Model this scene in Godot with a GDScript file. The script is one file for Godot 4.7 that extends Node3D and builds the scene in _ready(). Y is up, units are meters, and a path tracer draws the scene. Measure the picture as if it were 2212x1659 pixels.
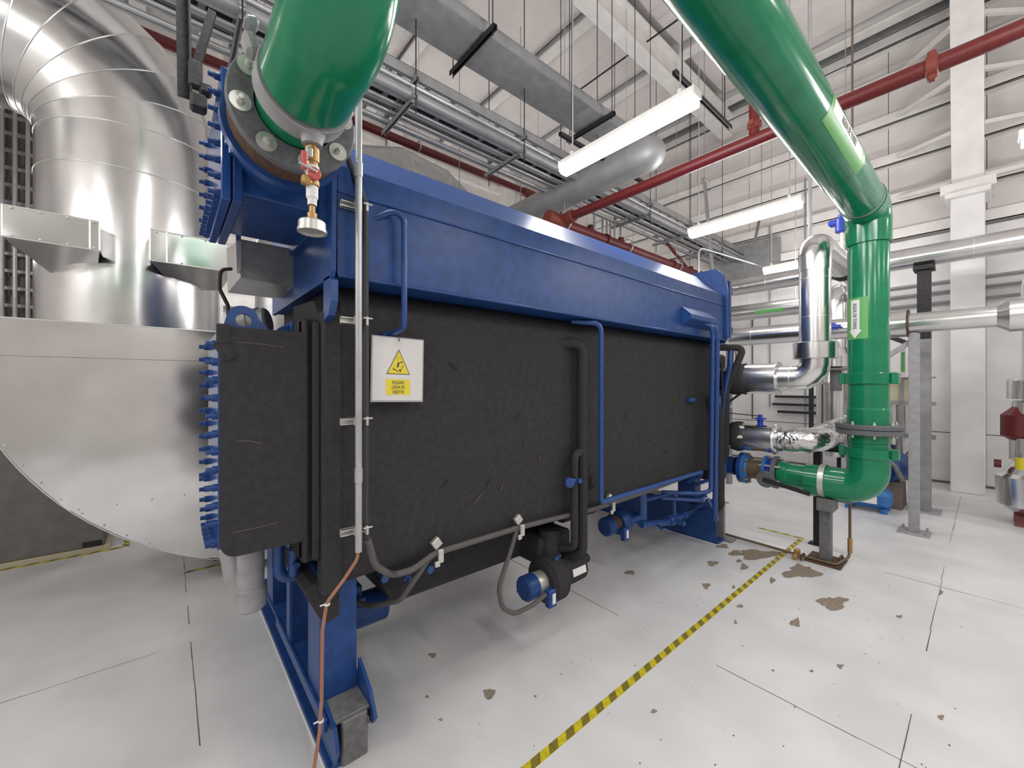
extends Node3D
# Plant room with an absorption chiller. World: x runs along the machine, y is up, d = -z is depth across the machine.

var M = {}
var origin_of = {}
var rng = RandomNumberGenerator.new()
var shared = {}

func _ready():
	rng.seed = 41
	make_camera()
	make_environment()
	make_materials()
	make_lights()
	build_room()
	build_floor_marks()
	build_chiller()
	build_chiller_pipes()
	build_near_fittings()
	build_green_outlet()
	build_green_tower_pipe()
	build_silver_connections()
	build_left_duct()
	build_overhead()
	build_far_pipes()
	build_far_equipment()

# ------------------------------------------------------------------ camera, light
func make_camera():
	var c = Camera3D.new()
	c.name = "camera"
	c.position = Vector3(0, 1.7, 0)
	c.rotation_degrees = Vector3(0, -40.4, 0)
	c.fov = 87.14
	c.near = 0.05
	c.far = 80.0
	add_child(c)
	c.current = true

func make_environment():
	var w = WorldEnvironment.new()
	w.name = "environment"
	var e = Environment.new()
	e.background_mode = Environment.BG_COLOR
	e.background_color = Color(0.02, 0.02, 0.02)
	e.tonemap_mode = Environment.TONE_MAPPER_LINEAR
	e.tonemap_exposure = 1.62
	e.sdfgi_enabled = true
	e.ssao_enabled = true
	e.ssil_enabled = true
	w.environment = e
	add_child(w)

const DOWN_ENERGY = 1.2
const SIDE_ENERGY = 1.3
const SIDE_TILT = 2.1
const LAMP_SPOTS = [
	[2.87, 1.98, 3.75], [5.42, 1.98, 3.75], [8.25, 1.98, 3.75],
	[5.45, -0.82, 3.75], [2.87, -0.9, 3.75], [8.25, -2.4, 3.75],
	[0.3, -0.9, 3.95], [-2.2, -0.9, 3.75], [-2.2, 2.0, 3.75],
	[0.3, -3.7, 3.75], [2.87, -3.7, 3.75], [5.45, -3.7, 3.75],
	[1.2, 8.2, 4.1], [4.4, 8.2, 4.1], [7.6, 8.2, 4.1], [-2.2, 7.2, 3.4], [0.32, 1.88, 4.0], [-3.6, 2.6, 3.75]]

func make_lights():
	var where = ["hung in front of the round grey duct, nearest the machine", "hung over the far end of the machine, beside the green riser", "farthest in view, seen past the silver riser", "at the right edge, beside the white column",
		"overhead to the right of the viewpoint", "far right, past the white column", "overhead near the green outlet elbow", "behind the left shoulder of the viewpoint", "over the left end of the aluminium duct",
		"behind the viewpoint, left", "behind the viewpoint, middle", "behind the viewpoint, right", "behind the machine, near the aluminium duct", "behind the machine, middle", "behind the machine, far", "behind the aluminium tank", "straight above the near end of the machine", "at the far left, outside the row over the machine"]
	for i in LAMP_SPOTS.size():
		var s = LAMP_SPOTS[i]
		var c = V(s[0], s[2], s[1])
		var t = thing("ceiling_lamp", "long white fluorescent lamp " + where[i], "lamp", c, "suspended fluorescent lamps")
		var m = MB.new()
		m.prism([Vector2(-0.042, 0.03), Vector2(-0.036, 0.075), Vector2(0.036, 0.075), Vector2(0.042, 0.03)], c + Vector3(0, 0, -0.64), Vector3.RIGHT, Vector3.UP, Vector3(0, 0, 1.28))
		obj("housing", m, M.lamp_white, t)
		m = MB.new()
		m.prism([Vector2(-0.042, 0.032), Vector2(0.042, 0.032), Vector2(0.07, 0.0), Vector2(0.064, -0.045), Vector2(0.035, -0.065), Vector2(-0.035, -0.065), Vector2(-0.064, -0.045), Vector2(-0.07, 0.0)], c + Vector3(0, 0, -0.63), Vector3.RIGHT, Vector3.UP, Vector3(0, 0, 1.26))
		obj("diffuser", m, M.lamp_glow, t)
		for e in [-1, 1]:
			m = MB.new()
			m.box(c + Vector3(0, 0.03, e * 0.644), Vector3(0.13, 0.06, 0.012), 0.004)
			obj("end_cap", m, M.lamp_white, t)
			m = MB.new()
			m.box(c + Vector3(0, 0.09, e * 0.52), Vector3(0.05, 0.05, 0.03), 0.004)
			obj("hanging_clip", m, M.lamp_white, t)
			m = MB.new()
			m.tube([c + Vector3(0, 0.1, e * 0.52), c + Vector3(0, 8.2 - s[2], e * 0.52)], 0.006, 6)
			obj("suspension_rod", m, M.galv, t)
		# the wrap-around lens shines down and, through its two sloping sides, outwards and a little up
		for a in [[Vector3(0, -0.075, 0), 0.0, 0.11, DOWN_ENERGY], [Vector3(0.085, 0.015, 0), SIDE_TILT, 0.07, SIDE_ENERGY], [Vector3(-0.085, 0.015, 0), -SIDE_TILT, 0.07, SIDE_ENERGY]]:
			var l = AreaLight3D.new()
			l.name = "lens_light"
			l.area_size = Vector2(a[2], 1.24)
			l.light_energy = a[3]
			l.light_color = Color(1.0, 0.99, 0.985)
			l.shadow_enabled = true
			l.position = a[0]
			l.basis = Basis(Vector3.BACK, a[1]) * Basis(Vector3.RIGHT, -PI / 2.0)
			t.add_child(l, true)

# ------------------------------------------------------------------ helpers
func V(x, y, d): return Vector3(x, y, -d)

class MB:
	var v = PackedVector3Array()
	var n = PackedVector3Array()
	func tri(a, b, c, na, nb, nc):
		if (b - a).cross(c - a).dot(na + nb + nc) > 0.0:
			v.append_array([a, c, b]); n.append_array([na, nc, nb])
		else:
			v.append_array([a, b, c]); n.append_array([na, nb, nc])
	func flat(a, b, c, dirn):
		tri(a, b, c, dirn, dirn, dirn)
	func quad(a, b, c, d, na, nb = null, nc = null, nd = null):
		if nb == null:
			nb = na; nc = na; nd = na
		tri(a, b, c, na, nb, nc)
		tri(a, c, d, na, nc, nd)
	func box(c: Vector3, s: Vector3, bev = 0.0, bs = Basis()):
		var h = s * 0.5
		bev = min(bev, min(h.x, min(h.y, h.z)) * 0.95)
		var ax = [Vector3.RIGHT, Vector3.UP, Vector3.BACK]
		for i in 3:
			var j = (i + 1) % 3
			var k = (i + 2) % 3
			for sg in [-1.0, 1.0]:
				var o = ax[i] * h[i] * sg
				var a = ax[j] * (h[j] - bev)
				var b = ax[k] * (h[k] - bev)
				quad(c + bs * (o + a + b), c + bs * (o + a - b), c + bs * (o - a - b), c + bs * (o - a + b), bs * (ax[i] * sg))
		if bev <= 0.0:
			return
		for i in 3:
			var j = (i + 1) % 3
			var k = (i + 2) % 3
			for sj in [-1.0, 1.0]:
				for sk in [-1.0, 1.0]:
					var nn = bs * (ax[j] * sj + ax[k] * sk).normalized()
					var p = ax[j] * sj * h[j] + ax[k] * sk * (h[k] - bev)
					var q = ax[j] * sj * (h[j] - bev) + ax[k] * sk * h[k]
					var e = ax[i] * (h[i] - bev)
					quad(c + bs * (p + e), c + bs * (p - e), c + bs * (q - e), c + bs * (q + e), nn)
		for sx in [-1.0, 1.0]:
			for sy in [-1.0, 1.0]:
				for sz in [-1.0, 1.0]:
					var sg = Vector3(sx, sy, sz)
					var hb = h - Vector3(bev, bev, bev)
					flat(c + bs * (sg * Vector3(h.x, hb.y, hb.z)), c + bs * (sg * Vector3(hb.x, h.y, hb.z)), c + bs * (sg * Vector3(hb.x, hb.y, h.z)), bs * sg.normalized())
	# box given by two corners in (x, y, d)
	func span(x0, x1, y0, y1, d0, d1, bev = 0.0):
		box(Vector3((x0 + x1) / 2.0, (y0 + y1) / 2.0, -(d0 + d1) / 2.0), Vector3(abs(x1 - x0), abs(y1 - y0), abs(d1 - d0)), bev)
	func beam(a: Vector3, b: Vector3, w, h, bev = 0.0, up = Vector3.UP):
		var z = (b - a).normalized()
		if abs(z.dot(up)) > 0.98:
			up = Vector3.RIGHT
		var x = up.cross(z).normalized()
		var y = z.cross(x)
		box((a + b) / 2.0, Vector3(w, h, (b - a).length()), bev, Basis(x, y, z))
	# open steel channel (C shape): web and two lips
	func channel(a: Vector3, b: Vector3, w, h, th, open_dir: Vector3):
		var z = (b - a).normalized()
		var y = (open_dir - z * open_dir.dot(z)).normalized()
		var x = y.cross(z)
		var bs = Basis(x, y, z)
		var c = (a + b) / 2.0
		var L = (b - a).length()
		box(c - y * (h - th) / 2.0, Vector3(w, th, L), 0.0, bs)
		for s in [-1.0, 1.0]:
			box(c + x * s * (w - th) / 2.0, Vector3(th, h, L), 0.0, bs)
			box(c + x * s * (w / 2.0 - w * 0.12) + y * (h - th) / 2.0, Vector3(w * 0.24, th, L), 0.0, bs)
	func ring_pts(c, x, y, r, seg):
		var out = []
		for i in seg:
			var a = TAU * i / seg
			out.append(c + (x * cos(a) + y * sin(a)) * r)
		return out
	func tube(pts: Array, r, seg = 12, caps = true):
		var np = pts.size()
		var x = Vector3.ZERO
		var prev = []
		var prevn = []
		for i in np:
			var t
			if i == 0: t = (pts[1] - pts[0]).normalized()
			elif i == np - 1: t = (pts[i] - pts[i - 1]).normalized()
			else:
				t = ((pts[i] - pts[i - 1]).normalized() + (pts[i + 1] - pts[i]).normalized()).normalized()
			if i == 0:
				var u = Vector3.UP if abs(t.y) < 0.9 else Vector3.RIGHT
				x = u.cross(t).normalized()
			else:
				x = (x - t * x.dot(t)).normalized()
			var y = t.cross(x)
			var rr = r[i] if r is Array else r
			var cur = ring_pts(pts[i], x, y, rr, seg)
			var curn = []
			for k in seg:
				curn.append((cur[k] - pts[i]).normalized())
			if i > 0:
				for k in seg:
					var k2 = (k + 1) % seg
					quad(prev[k], prev[k2], cur[k2], cur[k], prevn[k], prevn[k2], curn[k2], curn[k])
			if caps and (i == 0 or i == np - 1):
				var dn = -t if i == 0 else t
				for k in range(1, seg - 1):
					flat(cur[0], cur[k], cur[k + 1], dn)
			prev = cur
			prevn = curn
	# profile = [[along, radius], ...] swept round an axis; hard edges between pieces
	func lathe(o: Vector3, axis: Vector3, prof: Array, seg = 24, smooth = false):
		var z = axis.normalized()
		var u = Vector3.UP if abs(z.y) < 0.9 else Vector3.RIGHT
		var x = u.cross(z).normalized()
		var y = z.cross(x)
		for i in range(prof.size() - 1):
			var p = prof[i]
			var q = prof[i + 1]
			var dl = q[0] - p[0]
			var dr = q[1] - p[1]
			if abs(dl) < 1e-6 and abs(dr) < 1e-6:
				continue
			var L = sqrt(dl * dl + dr * dr)
			for k in seg:
				var a = TAU * k / seg
				var b = TAU * (k + 1) / seg
				var ra = x * cos(a) + y * sin(a)
				var rb = x * cos(b) + y * sin(b)
				var na = ra * (dl / L) - z * (dr / L)
				var nb = rb * (dl / L) - z * (dr / L)
				var n0a = na
				var n0b = nb
				var n1a = na
				var n1b = nb
				if smooth:
					if i > 0:
						var e = prof[i - 1]
						var l2 = Vector2(p[0] - e[0], p[1] - e[1]).normalized()
						n0a = (na + ra * l2.x - z * l2.y).normalized()
						n0b = (nb + rb * l2.x - z * l2.y).normalized()
					if i < prof.size() - 2:
						var e = prof[i + 2]
						var l2 = Vector2(e[0] - q[0], e[1] - q[1]).normalized()
						n1a = (na + ra * l2.x - z * l2.y).normalized()
						n1b = (nb + rb * l2.x - z * l2.y).normalized()
				var A = o + z * p[0] + ra * p[1]
				var B = o + z * p[0] + rb * p[1]
				var C = o + z * q[0] + rb * q[1]
				var D = o + z * q[0] + ra * q[1]
				if p[1] < 1e-6: tri(A, C, D, n0a, n1b, n1a)
				elif q[1] < 1e-6: tri(A, B, C, n0a, n0b, n1a)
				else: quad(A, B, C, D, n0a, n0b, n1b, n1a)
	func cyl(a: Vector3, b: Vector3, r, seg = 16, bev = 0.0):
		var L = (b - a).length()
		if bev > 0.0:
			lathe(a, b - a, [[0.0, 0.0], [0.0, r - bev], [bev, r], [L - bev, r], [L, r - bev], [L, 0.0]], seg)
		else:
			lathe(a, b - a, [[0.0, 0.0], [0.0, r], [L, r], [L, 0.0]], seg)
	# ring with a hole
	func washer(a: Vector3, b: Vector3, r, ri, seg = 24):
		var L = (b - a).length()
		lathe(a, b - a, [[0.0, ri], [0.0, r], [L, r], [L, ri], [0.0, ri]], seg)
	func prism(poly: Array, o: Vector3, ux: Vector3, uy: Vector3, depth: Vector3, smooth = false):
		var pp = PackedVector2Array(poly)
		var idx = Geometry2D.triangulate_polygon(pp)
		var dn = depth.normalized()
		for i in range(0, idx.size(), 3):
			var a = o + ux * pp[idx[i]].x + uy * pp[idx[i]].y
			var b = o + ux * pp[idx[i + 1]].x + uy * pp[idx[i + 1]].y
			var c = o + ux * pp[idx[i + 2]].x + uy * pp[idx[i + 2]].y
			flat(a, b, c, -dn)
			flat(a + depth, b + depth, c + depth, dn)
		var area = 0.0
		var N = pp.size()
		for i in N:
			area += pp[i].cross(pp[(i + 1) % N])
		var sg = 1.0 if area > 0.0 else -1.0
		var en = []
		for i in N:
			var e = pp[(i + 1) % N] - pp[i]
			en.append((ux * e.y - uy * e.x).normalized() * sg)
		for i in N:
			var a = o + ux * pp[i].x + uy * pp[i].y
			var b = o + ux * pp[(i + 1) % N].x + uy * pp[(i + 1) % N].y
			var n0 = en[i]
			var n1 = en[i]
			if smooth:
				if en[(i + N - 1) % N].dot(en[i]) > 0.7: n0 = (en[(i + N - 1) % N] + en[i]).normalized()
				if en[(i + 1) % N].dot(en[i]) > 0.7: n1 = (en[(i + 1) % N] + en[i]).normalized()
			quad(a, b, b + depth, a + depth, n0, n1, n1, n0)
	func sheet(poly: Array, o: Vector3, ux: Vector3, uy: Vector3, nn: Vector3):
		var pp = PackedVector2Array(poly)
		var idx = Geometry2D.triangulate_polygon(pp)
		for i in range(0, idx.size(), 3):
			flat(o + ux * pp[idx[i]].x + uy * pp[idx[i]].y, o + ux * pp[idx[i + 1]].x + uy * pp[idx[i + 1]].y, o + ux * pp[idx[i + 2]].x + uy * pp[idx[i + 2]].y, nn)
	func mesh(off = Vector3.ZERO):
		var vv = v
		if off != Vector3.ZERO:
			vv = PackedVector3Array()
			for p in v: vv.append(p - off)
		var a = []
		a.resize(Mesh.ARRAY_MAX)
		a[Mesh.ARRAY_VERTEX] = vv
		a[Mesh.ARRAY_NORMAL] = n
		var am = ArrayMesh.new()
		am.add_surface_from_arrays(Mesh.PRIMITIVE_TRIANGLES, a)
		return am

# path with rounded corners
func bend(pts: Array, rad, steps = 6):
	var out = [pts[0]]
	for i in range(1, pts.size() - 1):
		var a = (pts[i - 1] - pts[i])
		var b = (pts[i + 1] - pts[i])
		var r = rad[i - 1] if rad is Array else rad
		var ang = a.angle_to(b)
		var cut = min(r / tan(ang / 2.0), min(a.length(), b.length()) * 0.49)
		if ang > 3.1:
			out.append(pts[i]); continue
		var rr = cut * tan(ang / 2.0)
		var an = a.normalized()
		var bn = b.normalized()
		var cen = pts[i] + (an + bn).normalized() * (rr / sin(ang / 2.0))
		var s = pts[i] + an * cut - cen
		var e = pts[i] + bn * cut - cen
		for k in range(steps + 1):
			out.append(cen + s.slerp(e, float(k) / steps))
	out.append(pts[-1])
	return out

func numbered(base):
	var nm = base
	var k = 0
	while has_node(NodePath(nm)):
		k += 1
		nm = "%s_%03d" % [base, k]
	return nm

func thing(called, label, category, at = Vector3.ZERO, group = ""):
	var o = Node3D.new()
	o.name = numbered(called)
	add_child(o)
	o.position = at
	origin_of[o] = at
	o.set_meta("label", label)
	o.set_meta("category", category)
	if group != "": o.set_meta("group", group)
	return o

func structure(called):
	var o = Node3D.new()
	o.name = called
	add_child(o)
	origin_of[o] = Vector3.ZERO
	o.set_meta("kind", "structure")
	return o

func obj(called, mb, mat, parent, label = ""):
	var o = MeshInstance3D.new()
	o.name = called
	var off = origin_of.get(parent, Vector3.ZERO)
	o.mesh = mb.mesh(off)
	o.material_override = mat
	parent.add_child(o, true)
	origin_of[o] = off
	if label != "": o.set_meta("label", label)
	return o

# a single-mesh thing
func solo(called, mb, mat, label, category, at, group = ""):
	var o = MeshInstance3D.new()
	o.name = numbered(called)
	o.mesh = mb.mesh(at)
	o.material_override = mat
	add_child(o)
	o.position = at
	origin_of[o] = at
	o.set_meta("label", label)
	o.set_meta("category", category)
	if group != "": o.set_meta("group", group)
	return o

func inst(called, mesh, mat, xf: Transform3D, parent):
	var o = MeshInstance3D.new()
	o.name = called
	o.mesh = mesh
	o.material_override = mat
	o.transform = Transform3D(Basis(), -origin_of.get(parent, Vector3.ZERO)) * xf
	parent.add_child(o, true)
	return o

func aim(at: Vector3, dir: Vector3):
	# transform whose +y points along dir
	var y = dir.normalized()
	var u = Vector3.UP if abs(y.y) < 0.9 else Vector3.RIGHT
	var x = u.cross(y).normalized()
	return Transform3D(Basis(x, y, x.cross(y)), at)

func hex_bolt(r, L):
	var key = "bolt%f_%f" % [r, L]
	if not shared.has(key):
		var m = MB.new()
		m.lathe(Vector3.ZERO, Vector3.UP, [[0.0, r * 1.0], [L * 0.45, r * 1.0], [L * 0.5, r * 0.9], [L * 0.5, r * 0.68], [L, r * 0.64], [L, 0.0]], 6)
		shared[key] = m.mesh()
	return shared[key]

func text_mesh(s, size, depth = 0.001):
	var t = TextMesh.new()
	var f = SystemFont.new()
	f.font_names = PackedStringArray(["Droid Sans"])
	f.font_weight = 700
	t.font = f
	t.text = s
	t.font_size = 64
	t.pixel_size = size / 64.0
	t.depth = depth
	return t

# ------------------------------------------------------------------ materials
func noise_tex(freq, lo, hi, seed_, sz = 512, octaves = 4, type = FastNoiseLite.TYPE_SIMPLEX_SMOOTH):
	var n = FastNoiseLite.new()
	n.seed = seed_
	n.frequency = freq
	n.noise_type = type
	n.fractal_octaves = octaves
	var t = NoiseTexture2D.new()
	t.width = sz
	t.height = sz
	t.seamless = true
	t.noise = n
	var g = Gradient.new()
	g.offsets = PackedFloat32Array([0.0, 1.0])
	g.colors = PackedColorArray([Color(lo, lo, lo), Color(hi, hi, hi)])
	t.color_ramp = g
	return t

func mat(col: Color, rough, metal = 0.0, spec = 0.5):
	var m = StandardMaterial3D.new()
	m.albedo_color = col
	m.roughness = rough
	m.metallic = metal
	m.metallic_specular = spec
	m.cull_mode = BaseMaterial3D.CULL_DISABLED
	return m

func tri_tex(m, scale, albedo = null, rough = null, height = null, hs = 1.0):
	m.uv1_triplanar = true
	m.uv1_world_triplanar = true
	m.uv1_scale = scale if scale is Vector3 else Vector3(scale, scale, scale)
	if albedo: m.albedo_texture = albedo
	if rough: m.roughness_texture = rough
	if height:
		m.heightmap_enabled = true
		m.heightmap_texture = height
		m.heightmap_scale = hs
	return m

func make_materials():
	var cloud = noise_tex(0.012, 0.86, 1.0, 3)
	var cloud2 = noise_tex(0.02, 0.78, 1.0, 9)
	var grain = noise_tex(0.25, 0.0, 1.0, 5, 512, 3)
	var blot = noise_tex(0.02, 0.55, 1.0, 12)
	var soft = noise_tex(0.008, 0.0, 1.0, 21, 512, 2)
	var faint = noise_tex(0.01, 0.93, 1.0, 44, 512, 3)
	var foamt = noise_tex(0.03, 0.84, 1.0, 17, 512, 5)
	var brush = noise_tex(0.05, 0.8, 1.0, 31)
	M.floor = tri_tex(mat(Color8(222, 222, 223), 0.36, 0.0, 0.5), 0.35, faint, cloud2)
	M.joint = mat(Color8(96, 92, 88), 0.9)
	M.bare = tri_tex(mat(Color8(158, 142, 126), 0.85), 3.0, cloud2)
	M.wall = tri_tex(mat(Color8(232, 231, 231), 0.6), 0.3, faint)
	M.wall_up = tri_tex(mat(Color8(228, 223, 220), 0.7), 0.3, faint)
	M.ceil = tri_tex(mat(Color8(228, 223, 220), 0.8), 0.3, faint)
	M.white_steel = tri_tex(mat(Color8(234, 231, 228), 0.5), 0.6, faint)
	M.black_foam = tri_tex(mat(Color8(66, 65, 66), 0.85, 0.0, 0.3), 1.3, foamt, null, grain, 0.12)
	M.foam_scuff = mat(Color8(96, 92, 90), 0.9)
	M.blue = tri_tex(mat(Color8(42, 80, 146), 0.34, 0.0, 0.4), 0.9, cloud2, null, soft, 0.06)
	M.blue_gloss = mat(Color8(42, 80, 146), 0.12)
	M.blue_pipe = tri_tex(mat(Color8(42, 80, 146), 0.28), 2.0, cloud)
	M.blue_bright = mat(Color8(34, 62, 168), 0.35)
	M.blue_valve = mat(Color8(46, 110, 176), 0.4)
	M.green = tri_tex(mat(Color8(26, 136, 94), 0.16), 0.8, cloud)
	M.pvc_grey = tri_tex(mat(Color8(168, 168, 170), 0.45), 1.5, cloud)
	M.flange_grey = tri_tex(mat(Color8(112, 113, 117), 0.6), 3.0, cloud2)
	M.galv = tri_tex(mat(Color8(198, 199, 200), 0.38, 0.5), 0.8, cloud)
	M.galv_dull = tri_tex(mat(Color8(158, 159, 160), 0.5, 0.35), 0.7, cloud)
	M.zinc = mat(Color8(206, 206, 200), 0.35, 0.6)
	M.alu = tri_tex(mat(Color8(236, 236, 236), 0.22, 1.0), 0.7, faint, null, soft, 0.1)
	M.alu_flat = tri_tex(mat(Color8(238, 238, 237), 0.17, 1.0), 0.45, faint, null, soft, 0.35)
	M.foil = tri_tex(mat(Color8(232, 232, 232), 0.24, 1.0), 4.0, cloud, null, soft, 0.7)
	M.alu_edge = mat(Color8(236, 236, 232), 0.3, 0.9)
	M.rust = tri_tex(mat(Color8(110, 82, 62), 0.8), 4.0, blot)
	M.red = tri_tex(mat(Color8(108, 27, 29), 0.45), 2.0, cloud2)
	M.rust_red = mat(Color8(116, 50, 36), 0.6)
	M.dark_steel = tri_tex(mat(Color8(58, 57, 60), 0.6, 0.2), 3.0, blot)
	M.grey_steel = tri_tex(mat(Color8(122, 122, 122), 0.5), 2.0, cloud2)
	M.grey_cab = tri_tex(mat(Color8(150, 154, 152), 0.45, 0.1), 2.0, cloud)
	M.grey_wall = tri_tex(mat(Color8(128, 124, 121), 0.7), 1.0, cloud)
	M.brass = mat(Color8(178, 142, 92), 0.4, 0.6)
	M.handle_red = mat(Color8(206, 96, 92), 0.5)
	M.copper = mat(Color8(160, 112, 88), 0.5)
	M.flex_grey = mat(Color8(92, 90, 90), 0.65)
	M.flex_black = mat(Color8(62, 62, 64), 0.6)
	M.rubber = mat(Color8(34, 33, 34), 0.6)
	M.braid = tri_tex(mat(Color8(150, 130, 102), 0.55, 0.4), 6.0, blot)
	M.sign = mat(Color8(222, 219, 218), 0.35)
	M.sign_edge = mat(Color8(170, 170, 172), 0.35)
	M.yellow = mat(Color8(232, 212, 60), 0.5)
	M.print = mat(Color8(86, 82, 72), 0.6)
	M.tape_yellow = tri_tex(mat(Color8(222, 206, 40), 0.4), 3.0, cloud2)
	M.tape_dark = tri_tex(mat(Color8(138, 126, 44), 0.45), 3.0, cloud2)
	M.sticker = mat(Color8(102, 172, 98), 0.45)
	M.paper = mat(Color8(236, 236, 236), 0.5)
	M.beige = mat(Color8(196, 188, 160), 0.6)
	M.brown = mat(Color8(104, 92, 84), 0.8)
	M.lamp_white = mat(Color8(236, 234, 230), 0.4)
	M.lamp_glow = mat(Color8(250, 250, 250), 0.4)
	M.lamp_glow.emission_enabled = true
	M.lamp_glow.emission = Color(1.0, 0.985, 0.96)
	M.lamp_glow.emission_energy_multiplier = 3.0
	var gl = mat(Color(0.95, 0.97, 0.97, 0.25), 0.05)
	gl.transparency = BaseMaterial3D.TRANSPARENCY_ALPHA
	M.glass = gl

# ------------------------------------------------------------------ the room
const PURLINS = [-4.4, -2.4, -0.4, 1.6, 3.6, 5.65, 7.65, 9.7]

func build_room():
	var f = structure("floor")
	var m = MB.new()
	m.span(-5.2, 10.6, -0.2, 0.0, -6.2, 9.8)
	obj("slab", m, M.floor, f)
	for j in [[-5.0, 10.0, 0.25, true], [-5.0, 10.0, 3.4, true], [-5.0, 10.0, 6.55, true], [-6.0, 9.5, 0.11, false], [-6.0, 9.5, 2.52, false], [-6.0, 9.5, 4.93, false], [-6.0, 9.5, 7.34, false]]:
		m = MB.new()
		var p = j[0]
		while p < j[1]:
			var L = rng.randf_range(0.15, 0.55)
			var w = rng.randf_range(0.0012, 0.003)
			var o = rng.randf_range(-0.004, 0.004)
			if rng.randf() < 0.72:
				if j[3]: m.quad(V(p, 0.0012, j[2] + o - w), V(p + L, 0.0012, j[2] + o - w * 0.7), V(p + L, 0.0012, j[2] + o + w * 0.7), V(p, 0.0012, j[2] + o + w), Vector3.UP)
				else: m.quad(V(j[2] + o - w, 0.0012, p), V(j[2] + o - w * 0.7, 0.0012, p + L), V(j[2] + o + w * 0.7, 0.0012, p + L), V(j[2] + o + w, 0.0012, p), Vector3.UP)
			p += L
		obj("floor_joint", m, M.joint, f)
	# patches of peeled paint: centre x, d and two half axes
	var P = [[3.94, 0.77, 0.096, -0.082, 0.134, 0.026], [3.45, 1.53, 0.032, -0.028, 0.056, 0.024], [3.93, 1.68, 0.050, -0.042, 0.065, 0.028], [4.50, 1.47, 0.194, -0.165, 0.147, 0.048], [4.34, 1.63, 0.071, -0.060, 0.083, 0.031], [4.36, 1.09, 0.143, -0.122, 0.183, 0.046], [3.40, 0.88, 0.030, -0.026, 0.073, 0.019], [3.33, 1.22, 0.024, -0.020, 0.032, 0.012], [3.98, 1.20, 0.022, -0.018, 0.065, 0.020], [4.07, 1.46, 0.033, -0.028, 0.083, 0.030], [1.34, 1.77, 0.028, -0.023, 0.026, 0.034], [1.26, 2.25, 0.024, -0.021, 0.015, 0.026], [4.07, 0.41, 0.023, -0.019, 0.032, 0.004], [4.80, 0.24, 0.014, -0.012, 0.075, 0.004], [3.08, 0.57, 0.017, -0.014, 0.030, 0.006], [3.00, 0.15, 0.014, -0.012, 0.025, 0.002], [1.92, 1.12, 0.015, -0.012, 0.014, 0.008], [3.08, 1.16, 0.010, -0.009, 0.036, 0.013], [1.07, 1.97, 0.010, -0.009, 0.006, 0.011], [1.05, 1.79, 0.009, -0.008, 0.006, 0.010], [0.77, 2.02, 0.013, -0.010, 0.008, 0.019], [1.52, 1.59, 0.008, -0.007, 0.007, 0.007], [2.90, 0.67, 0.010, -0.009, 0.016, 0.004], [3.17, 2.08, 0.041, -0.036, 0.046, 0.031], [3.60, 1.37, 0.012, -0.010, 0.041, 0.016], [2.73, 0.82, 0.008, -0.007, 0.013, 0.004], [4.42, 1.79, 0.055, -0.047, 0.063, 0.026], [4.17, 1.54, 0.024, -0.020, 0.044, 0.016]]
	for a in P:
		m = MB.new()
		var poly = []
		var K = 26 if abs(a[4]) > 0.05 else 12
		var ph = rng.randf() * 6.0
		for k in K:
			var t = TAU * k / K
			var r = 0.82 + 0.2 * sin(3.0 * t + ph) + rng.randf_range(-0.17, 0.17)
			poly.append(Vector2(a[0] + (a[2] * cos(t) + a[4] * sin(t)) * r, -(a[1] + (a[3] * cos(t) + a[5] * sin(t)) * r)))
		m.sheet(poly, Vector3(0, 0.0016, 0), Vector3.RIGHT, Vector3.BACK, Vector3.UP)
		obj("bare_patch", m, M.bare, f)
	m = MB.new()
	for k in 140:
		var x = rng.randf_range(0.8, 5.0)
		var d = rng.randf_range(0.1, 1.7)
		var r = rng.randf_range(0.002, 0.006)
		m.quad(V(x - r, 0.0014, d), V(x, 0.0014, d - r * 0.7), V(x + r * 1.3, 0.0014, d), V(x, 0.0014, d + r), Vector3.UP)
	for g in [[0.521, 0.529, 1.86, 3.7], [4.41, 4.419, 1.82, 3.6]]:
		var gm = MB.new()
		gm.span(g[0], g[1], 0.0, 0.004, g[2], g[3], 0.001)
		obj("grout_line", gm, M.paper, f)
	var sp = obj("floor_specks", m, M.joint, f)
	sp.set_meta("kind", "stuff")
	# ceiling: deck, purlins, sagging insulation blankets, rafters
	var c = structure("ceiling")
	m = MB.new()
	m.span(-5.2, 10.6, 8.5, 8.7, -6.2, 9.8)
	obj("roof_deck", m, M.ceil, c)
	for x in PURLINS:
		m = MB.new()
		m.span(x - 0.11, x + 0.11, 8.08, 8.12, -6.0, 9.6, 0.004)
		m.span(x - 0.02, x + 0.02, 8.12, 8.5, -6.0, 9.6)
		obj("purlin", m, M.white_steel, c)
	var bays = [[-6.0, -3.9], [-3.9, 0.05], [0.35, 3.85], [4.15, 6.9], [6.9, 9.6]]
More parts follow.
